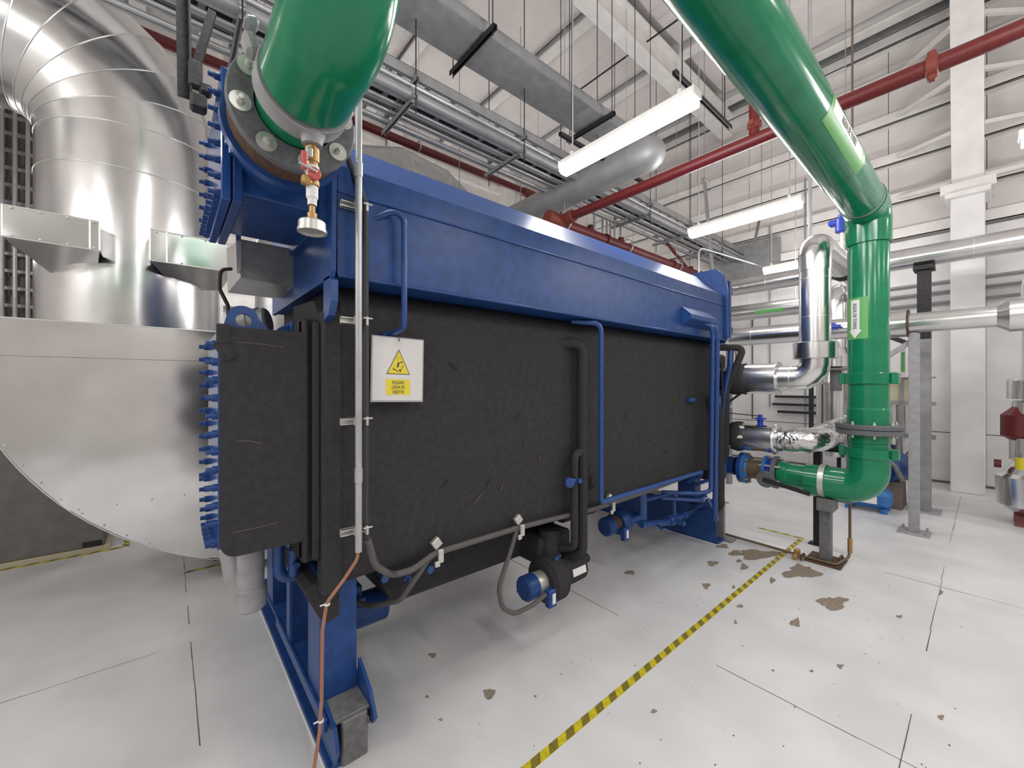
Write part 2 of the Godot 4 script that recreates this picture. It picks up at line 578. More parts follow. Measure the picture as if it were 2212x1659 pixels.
	for i in range(PURLINS.size() - 1):
		for b in bays:
			m = MB.new()
			var x0 = PURLINS[i] + 0.1
			var x1 = PURLINS[i + 1] - 0.1
			var N = 10
			var pts = []
			for a in N + 1:
				var row = []
				for e in N + 1:
					var u = float(a) / N
					var w = float(e) / N
					var sag = (0.05 + 0.11 * pow(sin(PI * u), 0.6) * pow(max(sin(PI * w), 0.0), 0.45)) if b[0] > 2.0 else (0.02 + 0.03 * sin(PI * u))
					row.append(V(lerp(x0, x1, u), 8.3 - sag, lerp(b[0], b[1], w)))
				pts.append(row)
			for a in N:
				for e in N:
					var nn = -(pts[a + 1][e] - pts[a][e]).cross(pts[a][e + 1] - pts[a][e]).normalized()
					if nn.y > 0.0: nn = -nn
					m.quad(pts[a][e], pts[a + 1][e], pts[a + 1][e + 1], pts[a][e + 1], nn)
			obj("insulation_blanket", m, M.ceil, c)
	for d in [0.2, 4.0]:
		m = MB.new()
		m.span(-5.0, 10.2, 7.55, 7.58, d - 0.13, d + 0.13, 0.004)
		m.span(-5.0, 10.2, 7.58, 8.1, d - 0.015, d + 0.015)
		m.span(-5.0, 10.2, 8.05, 8.08, d - 0.13, d + 0.13)
		obj("rafter", m, M.white_steel, c)
	# far wall at x = 10.2 : white panels below, siding with girts above
	var w = structure("wall_right")
	var d0 = -6.0
	var k = 0
	while d0 < 9.4:
		for row in [[0.0, 0.86], [0.872, 4.3]]:
			m = MB.new()
			m.span(10.2, 10.5, row[0], row[1], d0 + 0.0015, min(d0 + 1.1985, 9.6), 0.002)
			obj("wall_panel", m, M.wall, w)
		m = MB.new()
		m.span(10.34, 10.5, 4.3, 8.6, d0, min(d0 + 1.192, 9.6), 0.006)
		obj("siding_panel", m, M.wall_up, w)
		d0 += 1.2
	m = MB.new()
	m.span(10.5, 10.7, -0.2, 8.7, -6.2, 9.8)
	obj("backing", m, M.wall, w)
	for y in [4.34, 5.0, 5.75, 6.5, 7.25, 7.95]:
		m = MB.new()
		m.span(10.16, 10.2, y, y + 0.2, -6.0, 9.6, 0.004)
		m.span(10.16, 10.34, y, y + 0.025, -6.0, 9.6)
		obj("girt", m, M.white_steel, w)
	m = MB.new()
	m.span(10.1, 10.34, 8.2, 8.3, -6.0, 9.6)
	m.span(10.05, 10.1, 8.12, 8.3, -6.0, 9.6)
	obj("eave_gutter", m, M.galv_dull, w)
	m = MB.new()
	m.span(10.17, 10.2, 0.0, 0.03, -6.0, 9.6)
	obj("floor_strip", m, M.brown, w)
	# wall behind the machine
	w = structure("wall_back")
	m = MB.new()
	m.span(-5.2, 10.6, -0.2, 8.7, 9.6, 9.9)
	obj("masonry", m, M.wall_up, w)
	for x in [-3.0, 0.6, 4.2, 7.8]:
		m = MB.new()
		m.span(x - 0.18, x + 0.18, 0.0, 8.1, 9.25, 9.6, 0.01)
		obj("pilaster", m, M.white_steel, w)
	for y in [3.2, 4.6, 6.0, 7.4]:
		m = MB.new()
		m.span(-5.0, 10.2, y, y + 0.2, 9.45, 9.6, 0.005)
		obj("girt", m, M.white_steel, w)
	w = structure("wall_left")
	m = MB.new()
	m.span(-5.5, -5.2, -0.2, 8.7, -6.2, 9.8)
	obj("masonry", m, M.wall_up, w)
	w = structure("wall_front")
	m = MB.new()
	m.span(-5.2, 10.6, -0.2, 8.7, -6.5, -6.2)
	obj("masonry", m, M.wall_up, w)
	# the column in front of the far wall
	var t = thing("white_column", "white building column with tapered steel upper part before the far wall", "column", V(9.6, 0, 0.19))
	m = MB.new()
	m.span(9.44, 9.98, 0.0, 4.62, 0.01, 0.37, 0.01)
	obj("concrete_shaft", m, M.wall, t)
	m = MB.new()
	m.span(9.34, 10.05, 4.62, 4.7, -0.05, 0.43, 0.01)
	obj("cap", m, M.white_steel, t)
	m = MB.new()
	m.span(9.40, 10.05, 4.7, 4.86, -0.1, 0.48, 0.006)
	obj("base_plate", m, M.white_steel, t)
	m = MB.new()
	m.prism([Vector2(9.5, 4.86), Vector2(9.54, 4.86), Vector2(8.94, 8.1), Vector2(8.9, 8.1)], V(0, 0, 0.36), Vector3.RIGHT, Vector3.UP, Vector3(0, 0, 0.34))
	m.span(9.98, 10.02, 4.86, 8.1, 0.02, 0.36)
	m.prism([Vector2(9.52, 4.86), Vector2(10.0, 4.86), Vector2(10.0, 8.1), Vector2(8.92, 8.1)], V(0, 0, 0.2), Vector3.RIGHT, Vector3.UP, Vector3(0, 0, 0.02))
	obj("steel_shaft", m, M.white_steel, t)
	for y in [5.0, 5.75, 6.5, 7.25]:
		for s in [-1, 1]:
			m = MB.new()
			m.beam(V(9.55 - (y - 4.86) * 0.185, y - 0.1, 0.19 + s * 0.16), V(10.15, y + 0.1, 0.19 + s * 0.85), 0.06, 0.06)
			obj("knee_brace", m, M.white_steel, t)

func tape(name_label, a: Vector3, b: Vector3, w, stripe, slant):
	var t = thing("floor_tape", name_label, "tape", a, "hazard tape on the floor")
	var u = (b - a).normalized()
	var s = u.cross(Vector3.UP).normalized()
	var L = (b - a).length()
	var y = Vector3(0, 0.002, 0)
	var m = MB.new()
	m.box((a + b) / 2.0 + Vector3(0, 0.001, 0), Vector3(w, 0.002, L), 0.0, Basis(s, Vector3.UP, -u))
	obj("yellow_band", m, M.tape_yellow, t)
	m = MB.new()
	var p = 0.0
	y = Vector3(0, 0.0026, 0)
	while p + slant + stripe < L:
		m.quad(a + u * (p + slant) + s * w / 2.0 + y, a + u * (p + slant + stripe) + s * w / 2.0 + y, a + u * (p + stripe) - s * w / 2.0 + y, a + u * p - s * w / 2.0 + y, Vector3.UP)
		p += stripe * 2.0
	obj("dark_stripes", m, M.tape_dark, t)

func build_floor_marks():
	tape("long yellow and dark striped tape on the floor along the machine", V(0.9, 0, 1.315), V(5.32, 0, 1.315), 0.042, 0.058, -0.035)
	tape("short striped tape running across at the far end of the long tape", V(5.31, 0, 1.34), V(5.31, 0, 1.75), 0.042, 0.058, -0.035)
	tape("striped tape on the floor along the grey cabinet at left", V(-2.4, 0, 5.83), V(-0.36, 0, 5.83), 0.05, 0.07, -0.04)
	tape("short striped tape piece under the aluminium tank", V(0.14, 0, 4.68), V(1.2, 0, 4.68), 0.04, 0.07, -0.04)
	tape("short striped tape turning away beside the grey cabinet", V(-0.34, 0, 5.86), V(-0.34, 0, 6.6), 0.05, 0.07, -0.04)

# ------------------------------------------------------------------ the chiller body
var CH

func foam_shell():
	# profile in (y, d), from under the blue panel over the shoulder, down the front and under
	var prof = []
	for k in 7:
		var a = PI / 2.0 * k / 6.0
		prof.append(Vector2(2.02 + 0.17 * cos(a), 2.12 - 0.17 * sin(a)))
	for k in range(1, 26):
		prof.append(Vector2(lerp(2.02, 0.82, k / 25.0), 1.95))
	for k in range(1, 5):
		var a = PI / 2.0 * k / 4.0
		prof.append(Vector2(0.82 - 0.07 * sin(a), 2.02 - 0.07 * cos(a)))
	prof.append(Vector2(0.75, 2.4))
	prof.append(Vector2(0.75, 2.9))
	var ns = FastNoiseLite.new()
	ns.seed = 8
	ns.frequency = 1.4
	var N = 110
	var m = MB.new()
	var pt = []
	for i in N + 1:
		var x = lerp(0.61, 4.56, float(i) / N)
		var row = []
		for q in prof:
			var n = ns.get_noise_2d(x * 1.5, q.x * 2.2) * 0.011 + ns.get_noise_2d(x * 6.0 + 50.0, q.x * 5.0) * 0.0025
			if x > 2.38: n -= 0.012          # the next sheet laps over this one
			row.append(V(x, q.x - n * 0.3, q.y + n))
		pt.append(row)
	var K = prof.size()
	var nr = []
	for i in N + 1:
		var row = []
		for j in K:
			var tx = pt[min(i + 1, N)][j] - pt[max(i - 1, 0)][j]
			var ty = pt[i][min(j + 1, K - 1)] - pt[i][max(j - 1, 0)]
			row.append(ty.cross(tx).normalized())
		nr.append(row)
	for i in N:
		for j in K - 1:
			var a = nr[i][j]; var b = nr[i + 1][j]; var c = nr[i + 1][j + 1]; var d = nr[i][j + 1]
			m.quad(pt[i][j], pt[i + 1][j], pt[i + 1][j + 1], pt[i][j + 1], a, b, c, d)
	return m

func build_chiller():
	CH = thing("absorption_chiller", "large blue absorption chiller wrapped in black foam insulation, filling the room", "chiller", V(2.6, 0, 2.4))
	var t = CH
	# upper blue shell, one folded plate profile swept along x
	var m = MB.new()
	m.prism([Vector2(1.83, 2.17), Vector2(1.83, 2.655), Vector2(2.10, 2.90), Vector2(3.1, 2.90), Vector2(3.1, 2.17)], V(0.56, 0, 0), Vector3(0, 0, -1), Vector3.UP, Vector3(4.0, 0, 0))
	obj("upper_shell", m, M.blue, t)
	m = MB.new()
	m.tube([V(0.56, 2.54, 1.828), V(4.56, 2.54, 1.828)], 0.006, 6)
	obj("weld_seam", m, M.blue, t)
	m = MB.new()
	m.span(0.56, 4.56, 2.165, 2.18, 1.815, 1.9, 0.004)
	obj("lower_lip", m, M.blue, t)
	# end plates
	for e in [[0.55, 0.53], [4.6, 4.56]]:
		m = MB.new()
		m.prism([Vector2(1.815, 2.19), Vector2(1.835, 2.16), Vector2(3.1, 2.16), Vector2(3.1, 2.96), Vector2(2.02, 2.96), Vector2(1.80, 2.70)] if e[0] < 1.0 else
			[Vector2(1.80, 2.2), Vector2(1.84, 2.14), Vector2(3.1, 2.14), Vector2(3.1, 2.96), Vector2(1.92, 2.96), Vector2(1.83, 2.88), Vector2(1.80, 2.72)], V(min(e[0], e[1]), 0, 0), Vector3(0, 0, -1), Vector3.UP, Vector3(abs(e[0] - e[1]), 0, 0))
		obj("end_plate", m, M.blue, t)
	# near lower bracket under the end plate
	m = MB.new()
	m.prism([Vector2(1.82, 2.06), Vector2(1.82, 2.15), Vector2(1.85, 2.17), Vector2(1.93, 2.17), Vector2(1.93, 1.98), Vector2(1.86, 2.0)], V(0.53, 0, 0), Vector3(0, 0, -1), Vector3.UP, Vector3(0.03, 0, 0))
	obj("lifting_lug", m, M.blue_pipe, t)
	# black insulated lower shell
	obj("insulated_shell", foam_shell(), M.black_foam, t)
	for k in 16:
		var nx = rng.randf_range(0.9, 2.0) if k < 9 else rng.randf_range(2.5, 3.9)
		var ny = rng.randf_range(0.95, 1.85)
		var dv = Vector3(rng.randf_range(-0.03, 0.03), rng.randf_range(-0.03, 0.03), 0)
		m = MB.new()
		var dd = 1.945 if nx < 2.38 else 1.933
		m.tube([V(nx, ny, dd) - dv, V(nx, ny, dd - 0.002), V(nx, ny, dd) + dv], 0.003, 5)
		obj("nick", m, M.foam_scuff if k % 3 == 0 else M.rubber, t)
	m = MB.new()
	m.prism([Vector2(1.95, 0.76), Vector2(1.95, 2.02), Vector2(2.02, 2.16), Vector2(2.5, 2.17), Vector2(3.1, 2.17), Vector2(3.1, 0.76)], V(0.60, 0, 0), Vector3(0, 0, -1), Vector3.UP, Vector3(0.02, 0, 0))
	obj("end_insulation", m, M.black_foam, t)
	m = MB.new()
	m.prism([Vector2(1.95, 0.76), Vector2(1.95, 2.02), Vector2(2.02, 2.16), Vector2(3.1, 2.17), Vector2(3.1, 0.76)], V(4.55, 0, 0), Vector3(0, 0, -1), Vector3.UP, Vector3(0.04, 0, 0))
	obj("end_insulation", m, M.black_foam, t)
	# insulated flange strips on the near end
	m = MB.new()
	m.span(0.525, 0.612, 0.74, 2.035, 1.925, 2.02, 0.012)
	obj("flange_insulation", m, M.black_foam, t)
	m = MB.new()
	m.span(0.492, 0.53, 0.90, 1.985, 1.955, 2.05, 0.012)
	m.span(0.457, 0.475, 0.90, 1.99, 1.965, 2.05, 0.006)
	m.span(0.457, 0.53, 0.89, 2.0, 2.0, 2.55, 0.008)
	obj("flange_insulation", m, M.black_foam, t)
	m = MB.new()
	m.prism([Vector2(1.96, 1.99), Vector2(2.1, 2.1), Vector2(2.5, 2.13), Vector2(2.5, 1.9), Vector2(1.96, 1.9)], V(0.53, 0, 0), Vector3(0, 0, -1), Vector3.UP, Vector3(0.07, 0, 0))
	obj("shoulder_insulation", m, M.black_foam, t)
	# near water box, insulated, with the bolted cover on its -x face
	var pr = rounded([Vector2(0.156, 1.93), Vector2(0.156, 1.0), Vector2(0.46, 1.0), Vector2(0.46, 1.93)], [0.02, 0.06, 0.01, 0.01])
	m = MB.new()
	m.prism(pr, V(0, 0, 2.25), Vector3.RIGHT, Vector3.UP, Vector3(0, 0, 0.28), true)
	m.span(0.185, 0.46, 1.1, 1.93, 2.25, 2.48, 0.01)
	var wb = obj("water_box", m, M.black_foam, t)
	for s in [[0.21, 1.468, 0.09, -0.006], [0.20, 1.10, 0.16, 0.002], [0.21, 1.87, 0.17, -0.004]]:
		m = MB.new()
		m.tube([V(s[0], s[1], 1.9705), V(s[0] + s[2] * 0.5, s[1] + s[3] * 0.4, 1.9702), V(s[0] + s[2], s[1] + s[3] * 3.0, 1.971)], 0.0022, 5)
		obj("scuff", m, M.foam_scuff, wb)
	var pc = rounded([Vector2(1.985, 1.91), Vector2(1.985, 1.02), Vector2(2.49, 1.02), Vector2(2.49, 1.91)], [0.03, 0.06, 0.22, 0.03])
	m = MB.new()
	m.prism(pc, V(0.150, 0, 0), Vector3(0, 0, -1), Vector3.UP, Vector3(0.035, 0, 0), true)
	var cover = obj("cover_plate", m, M.blue_gloss, t)
	var bm = hex_bolt(0.015, 0.038)
	var y = 1.86
	while y > 1.05:
		inst("bolt", bm, M.blue, aim(V(0.15, y, 2.005), Vector3.LEFT), cover)
		y -= 0.072
	y = 1.88
	while y > 1.22:
		inst("bolt", bm, M.blue, aim(V(0.15, y, 2.465), Vector3.LEFT), cover)
		y -= 0.062
	for k in 7:
		var a = PI / 2.0 * k / 6.0
		inst("bolt", bm, M.blue, aim(V(0.15, 1.24 - 0.19 * sin(a), 2.27 + 0.19 * cos(a)), Vector3.LEFT), cover)
	for k in 4:
		inst("bolt", bm, M.blue, aim(V(0.15, 1.045, 2.04 + 0.06 * k), Vector3.LEFT), cover)
	# lifting lug with a hole on top of the cover
	m = MB.new()
	var lug = []
	for k in 13:
		var a = PI * k / 12.0
		lug.append(Vector2(0.235 + 0.055 * cos(a), 1.975 + 0.05 * sin(a)))
	lug.append(Vector2(0.165, 1.92)); lug.append(Vector2(0.34, 1.92))
	var ring = ring_with_hole(lug, Vector2(0.238, 1.965), 0.028)
	for tr in ring:
		m.flat(V(tr[0].x, tr[0].y, 2.0), V(tr[1].x, tr[1].y, 2.0), V(tr[2].x, tr[2].y, 2.0), Vector3.BACK)
		m.flat(V(tr[0].x, tr[0].y, 2.02), V(tr[1].x, tr[1].y, 2.02), V(tr[2].x, tr[2].y, 2.02), Vector3.FORWARD)
	m.lathe(V(0.238, 1.965, 2.0), Vector3.FORWARD, [[0.0, 0.028], [0.02, 0.028]], 20)
	obj("lifting_eye", m, M.blue_pipe, t)
	m = MB.new()
	m.prism([Vector2(0.33, 1.92), Vector2(0.45, 1.99), Vector2(0.45, 1.92)], V(0, 0, 2.2), Vector3.RIGHT, Vector3.UP, Vector3(0, 0, -0.3))
	m.span(0.45, 0.53, 1.90, 2.0, 2.15, 2.5)
	obj("top_gusset", m, M.blue, t)
	m = MB.new()
	m.cyl(V(0.16, 1.87, 2.0), V(0.20, 1.80, 1.985), 0.03, 12)
	m.span(0.145, 0.19, 1.86, 1.94, 1.965, 2.0, 0.004)
	obj("hinge_insulation", m, M.black_foam, t)
	# upper water box
	m = MB.new()
	m.span(0.185, 0.55, 2.45, 2.86, 1.90, 2.45, 0.006)
	var ub = obj("upper_water_box", m, M.blue, t)
	m = MB.new()
	m.span(0.187, 0.22, 2.40, 2.90, 1.865, 2.49, 0.004)
	m.span(0.50, 0.55, 2.40, 2.86, 1.88, 2.46, 0.004)
	obj("box_flange", m, M.blue, ub)
	m = MB.new()
	m.span(0.150, 0.182, 2.40, 2.90, 1.865, 2.49, 0.004)
	var uc = obj("upper_cover_plate", m, M.blue_gloss, t)
	y = 2.87
	for k in 8:
		inst("bolt", bm, M.blue, aim(V(0.15, 2.87 - 0.063 * k, 1.895), Vector3.LEFT), uc)
		inst("bolt", bm, M.blue, aim(V(0.15, 2.87 - 0.063 * k, 2.465), Vector3.LEFT), uc)
		inst("bolt", bm, M.blue, aim(V(0.15, 2.425, 1.95 + 0.064 * k), Vector3.LEFT), uc)
	m = MB.new()
	m.span(0.16, 0.21, 2.60, 2.70, 1.845, 1.87, 0.004)
	m.cyl(V(0.185, 2.57, 1.852), V(0.185, 2.72, 1.852), 0.014, 12)
	obj("cover_hinge", m, M.blue_pipe, uc)
	m = MB.new()
	m.span(0.16, 0.55, 2.86, 2.93, 1.95, 2.3, 0.006)
	for k in 3: m.span(0.2 + k * 0.05, 0.235 + k * 0.05, 2.92, 2.96, 1.98, 2.02, 0.004)
	obj("top_frame", m, M.blue, ub)
	# nozzle of the upper water box
	m = MB.new()
	m.lathe(V(0.335, 2.64, 1.90), Vector3.BACK, [[0.0, 0.16], [0.12, 0.135], [0.2, 0.13]], 32)
	var nz = obj("nozzle", m, M.blue, t)
	m = MB.new()
	m.washer(V(0.335, 2.64, 1.72), V(0.335, 2.64, 1.68), 0.205, 0.12, 40)
	obj("nozzle_flange", m, M.blue, nz)
	m = MB.new()
	m.washer(V(0.335, 2.64, 1.68), V(0.335, 2.64, 1.585), 0.186, 0.12, 40)
	obj("rusty_gasket_face", m, M.rust, nz, "rust brown ring between the two flanges")
	# legs and base at the near end
	m = MB.new()
	m.span(0.54, 0.71, 0.2, 0.8, 2.02, 2.035, 0.003)
	m.span(0.54, 0.56, 0.2, 0.8, 2.035, 2.22)
	m.span(0.54, 0.71, 0.2, 0.8, 2.22, 2.235, 0.003)
	var lg = obj("leg", m, M.blue, t)
	m = MB.new()
	m.span(0.54, 0.71, 0.2, 0.8, 3.15, 3.35, 0.003)
	obj("leg", m, M.blue, t)
	m = MB.new()
	m.span(0.53, 0.70, 0.0, 0.02, 1.86, 3.75, 0.003)
	m.span(0.53, 0.76, 0.18, 0.2, 1.95, 3.6, 0.003)
	m.span(0.524, 0.54, 0.15, 0.21, 1.90, 2.95, 0.003)
	m.span(0.625, 0.64, 0.02, 0.18, 1.85, 3.6)
	obj("base_beam", m, M.blue, t)
	m = MB.new()
	m.span(0.535, 0.548, 0.2, 0.82, 2.62, 2.70, 0.002)
	m.span(0.54, 0.71, 0.2, 0.75, 2.60, 2.62)
	obj("support_plate", m, M.blue, t)
	m = MB.new()
	m.prism([Vector2(2.02, 0.34), Vector2(1.87, 0.26), Vector2(1.81, 0.17), Vector2(1.84, 0.13), Vector2(2.02, 0.17)], V(0.715, 0, 0), Vector3(0, 0, -1), Vector3.UP, Vector3(0.016, 0, 0))
	obj("foot_gusset", m, M.blue, t)
	m = MB.new()
	m.prism([Vector2(2.02, 0.22), Vector2(1.84, 0.2), Vector2(1.80, 0.12), Vector2(1.84, 0.04), Vector2(2.02, 0.04)], V(0.545, 0, 0), Vector3(0, 0, -1), Vector3.UP, Vector3(0.016, 0, 0))
	obj("foot_gusset", m, M.blue, t)
	m = MB.new()
	m.span(0.585, 0.70, 0.0, 0.2, 1.845, 1.95, 0.006)
	m.span(0.56, 0.715, 0.19, 0.21, 1.86, 2.02, 0.004)
	obj("foot_block", m, M.grey_steel, t, "grey painted foot block under the near leg")
	m = MB.new()
	m.prism([Vector2(0.50, 0.78), Vector2(0.62, 0.78), Vector2(0.62, 0.60), Vector2(0.57, 0.58), Vector2(0.53, 0.62), Vector2(0.47, 0.76)], V(0, 0, 2.0), Vector3.RIGHT, Vector3.UP, Vector3(0, 0, -0.55))
	obj("lower_insulation", m, M.black_foam, t)
	# far base
	m = MB.new()
	m.span(4.42, 4.44, 0.0, 0.38, 1.86, 3.6, 0.003)
	m.span(4.42, 4.64, 0.0, 0.02, 1.84, 3.6, 0.003)
	m.span(4.42, 4.64, 0.36, 0.38, 1.88, 3.6, 0.003)
	obj("base_beam", m, M.blue, t)
	m = MB.new()
	m.span(4.46, 4.6, 0.38, 0.8, 2.1, 2.3, 0.004)
	obj("leg", m, M.blue, t)
	m = MB.new()
	m.span(4.46, 4.6, 0.38, 0.8, 2.75, 3.1, 0.004)
	obj("leg", m, M.blue, t)
	m = MB.new()
	m.span(4.60, 4.64, 0.0, 0.36, 1.85, 1.93, 0.004)
	m.span(4.58, 4.70, 0.0, 0.02, 1.76, 1.93, 0.004)
	obj("foot_bracket", m, M.galv_dull, t)
	m = MB.new()
	m.span(4.55, 4.63, 0.36, 0.44, 1.84, 1.92, 0.012)
	m.cyl(V(4.63, 0.40, 1.87), V(4.72, 0.385, 1.85), 0.008, 8)
	obj("levelling_clamp", m, M.brass, t)
	# far upper header
	m = MB.new()
	m.span(4.60, 4.78, 2.28, 2.80, 1.95, 2.5, 0.01)
	var fh = obj("far_water_box", m, M.blue, t)
	m = MB.new()
	m.span(4.78, 4.83, 2.22, 2.86, 1.86, 2.55, 0.006)
	var fc = obj("far_cover_plate", m, M.blue, t)
	for k in 5:
		inst("bolt", bm, M.blue, aim(V(4.83, 2.27 + 0.13 * k, 1.89), Vector3.RIGHT), fc)
	m = MB.new()
	m.span(4.80, 4.90, 2.72, 2.80, 1.87, 1.92, 0.006)
	m.span(4.80, 4.90, 2.27, 2.35, 1.87, 1.92, 0.006)
	obj("hinge_block", m, M.blue, fc)
	# far lower headers (behind the pipework) with three nozzles
	m = MB.new()
	m.span(4.59, 5.05, 0.62, 2.05, 2.0, 2.9, 0.03)
	obj("water_box", m, M.black_foam, t)
	for n in [[1.755, 0.13], [1.125, 0.12], [0.79, 0.10]]:
		m = MB.new()
		m.lathe(V(4.8, n[0], 2.02), Vector3.BACK, [[0.0, n[1]], [0.22, n[1]]], 24)
		obj("nozzle", m, M.blue, t)
	# silver bevel bracket with duct on the upper shell far end
	m = MB.new()
	m.prism([Vector2(1.83, 2.24), Vector2(1.74, 2.30), Vector2(1.74, 2.34), Vector2(1.83, 2.42)], V(3.62, 0, 0), Vector3(0, 0, -1), Vector3.UP, Vector3(0.55, 0, 0))
	obj("nozzle_hood", m, M.blue, t)
	m = MB.new()
	m.sheet([Vector2(0, 0), Vector2(0.06, 0), Vector2(0.06, 0.04), Vector2(0, 0.04)], V(4.25, 2.69, 1.875), Vector3.RIGHT, Vector3(0, 0.7, -0.7), Vector3(0, 0.7, 0.7))
	obj("yellow_label", m, M.yellow, t, "small yellow label on the sloped top")

func rounded(poly: Array, radii: Array):
	var out = []
	var N = poly.size()
	for i in N:
		var p = poly[i]
		var a = (poly[(i + N - 1) % N] - p).normalized()
		var b = (poly[(i + 1) % N] - p).normalized()
		var r = radii[i]
		var cen = p + a * r + b * r
		for k in 7:
			var q = PI / 2.0 * k / 6.0
			out.append(cen - b * r * cos(q) - a * r * sin(q))
	return out

func ring_with_hole(outline: Array, c: Vector2, r):
	# triangles between an outline and a round hole
	var tris = []
	var dense = []
	var N = outline.size()
	for i in N:
		for k in 4: dense.append(outline[i].lerp(outline[(i + 1) % N], k / 4.0))
	var D = dense.size()
	for i in D:
		var a = dense[i]
		var b = dense[(i + 1) % D]
		var ha = c + (a - c).normalized() * r
		var hb = c + (b - c).normalized() * r
		tris.append([a, b, hb])
		tris.append([a, hb, ha])
	return tris

# ------------------------------------------------------------------ pipework that belongs to the chiller
func pipe_part(called, pts, rad, r, mt, parent, seg = 12):
	var m = MB.new()
	m.tube(bend(pts, rad), r, seg)
	return obj(called, m, mt, parent)

func build_chiller_pipes():
	var t = CH
	pipe_part("vent_pipe", [V(0.70, 2.45, 1.85), V(0.845, 2.535, 1.775), V(0.845, 1.965, 1.775), V(0.825, 1.935, 1.96)], [0.05, 0.03], 0.014, M.blue_pipe, t)
	var m = MB.new()
	m.box(V(0.835, 1.945, 1.93), Vector3(0.07, 0.022, 0.05), 0.008)
	obj("pipe_boss", m, M.blue_pipe, t)
	pipe_part("equalising_pipe", [V(2.2, 2.15, 1.93), V(2.373, 2.135, 1.8), V(2.373, 0.848, 1.8), V(3.96, 0.845, 1.8), V(4.06, 0.78, 1.86), V(4.06, 0.70, 1.98)], [0.06, 0.03, 0.06, 0.05], 0.019, M.blue_pipe, t)
	pipe_part("drain_pipe", [V(3.96, 2.30, 1.80), V(4.03, 2.26, 1.74), V(4.07, 2.18, 1.74), V(4.07, 0.64, 1.76), V(3.97, 0.62, 1.85), V(3.75, 0.62, 2.1)], [0.03, 0.03, 0.05, 0.04], 0.02, M.blue_pipe, t)
	pipe_part("drain_pipe", [V(4.0, 2.32, 1.80), V(4.12, 2.25, 1.74), V(4.165, 2.12, 1.74), V(4.165, 0.33, 1.76), V(4.30, 0.33, 1.80), V(4.30, 0.50, 1.9)], [0.03, 0.03, 0.07, 0.06], 0.026, M.blue_pipe, t)
	pipe_part("drain_pipe", [V(3.75, 0.56, 2.1), V(4.03, 0.54, 1.86), V(4.07, 0.60, 1.80)], 0.03, 0.02, M.blue_pipe, t)
	pipe_part("lagged_pipe", [V(2.10, 1.99, 1.99), V(2.27, 1.99, 1.885), V(2.27, 0.49, 1.885), V(2.24, 0.41, 2.04)], [0.07, 0.06], 0.037, M.black_foam, t, 14)
	pipe_part("lagged_pipe", [V(2.27, 1.22, 1.885), V(2.165, 1.205, 1.87), V(2.165, 0.56, 1.87), V(2.14, 0.50, 2.04)], [0.05, 0.05], 0.027, M.black_foam, t, 14)
	m = MB.new()
	m.cyl(V(2.40, 0.99, 1.95), V(2.40, 0.99, 1.89), 0.075, 20, 0.02)
	m.cyl(V(2.40, 0.99, 1.89), V(2.40, 0.99, 1.875), 0.045, 16)
	obj("insulated_sight_glass", m, M.black_foam, t)
	m = MB.new()
	m.cyl(V(2.345, 1.331, 1.95), V(2.345, 1.331, 1.90), 0.012, 10)
	obj("plug", m, M.blue_pipe, t)
	m = MB.new()
	m.cyl(V(2.165, 1.03, 1.87), V(2.165, 1.03, 1.815), 0.018, 10)
	m.cyl(V(2.165, 1.03, 1.85), V(2.07, 1.03, 1.85), 0.016, 10)
	m.cyl(V(2.09, 1.03, 1.86), V(2.065, 1.03, 1.82), 0.035, 14, 0.006)
	obj("angle_valve", m, M.blue_pipe, t)
	for k in [[0.86, 0.69, 2.1], [0.965, 0.675, 2.05], [1.07, 0.71, 2.0]]:
		m = MB.new()
		m.cyl(V(k[0], k[1], k[2]), V(k[0], k[1] - 0.005, k[2] - 0.06), 0.012, 10)
		m.cyl(V(k[0], k[1] - 0.005, k[2] - 0.06), V(k[0], k[1] - 0.006, k[2] - 0.075), 0.022, 12, 0.004)
		obj("drain_cock", m, M.blue_pipe, t)
	# sump below the shell
	m = MB.new()
	m.prism([Vector2(0.93, 0.76), Vector2(0.93, 0.55), Vector2(1.0, 0.42), Vector2(2.36, 0.42), Vector2(2.36, 0.76)], V(0, 0, 2.25), Vector3.RIGHT, Vector3.UP, Vector3(0, 0, -0.7))
	obj("sump", m, M.black_foam, t)
	m = MB.new()
	m.span(2.3, 2.75, 0.62, 0.76, 2.1, 2.9, 0.03)
	obj("sump_step", m, M.black_foam, t)
	m = MB.new()
	m.span(3.5, 4.1, 0.45, 0.76, 2.5, 2.9, 0.03)
	obj("far_sump", m, M.black_foam, t)
	m = MB.new()
	m.span(2.0, 2.34, 0.40, 0.6, 2.05, 2.4, 0.02)
	obj("suction_box", m, M.black_foam, t)
	# refrigerant pump with its motor
	var p = pump_body(V(1.80, 0.33, 2.0), true)
	# second pump, uninsulated
	var q = pump_body(V(2.95, 0.425, 2.2), false)
	# third motor behind the near leg
	m = MB.new()
	m.cyl(V(0.80, 0.31, 2.5), V(1.05, 0.31, 2.5), 0.1, 20, 0.01)
	m.span(0.79, 0.87, 0.42, 0.52, 2.38, 2.5, 0.01)
	m.cyl(V(0.83, 0.44, 2.38), V(0.86, 0.44, 2.34), 0.022, 12)
	obj("solution_pump", m, M.blue, t)
	# manifold with fittings under the far half
	m = MB.new()
	m.tube([V(3.30, 0.41, 2.05), V(3.75, 0.33, 2.05), V(4.40, 0.33, 2.05)], 0.03, 12)
	m.cyl(V(3.80, 0.33, 2.05), V(3.98, 0.33, 2.05), 0.05, 14, 0.01)
	m.cyl(V(4.08, 0.33, 2.05), V(4.14, 0.33, 2.05), 0.045, 14, 0.006)
	m.cyl(V(3.86, 0.33, 2.05), V(3.86, 0.33, 1.92), 0.024, 10)
	m.cyl(V(3.55, 0.36, 2.05), V(3.50, 0.35, 1.95), 0.012, 8)
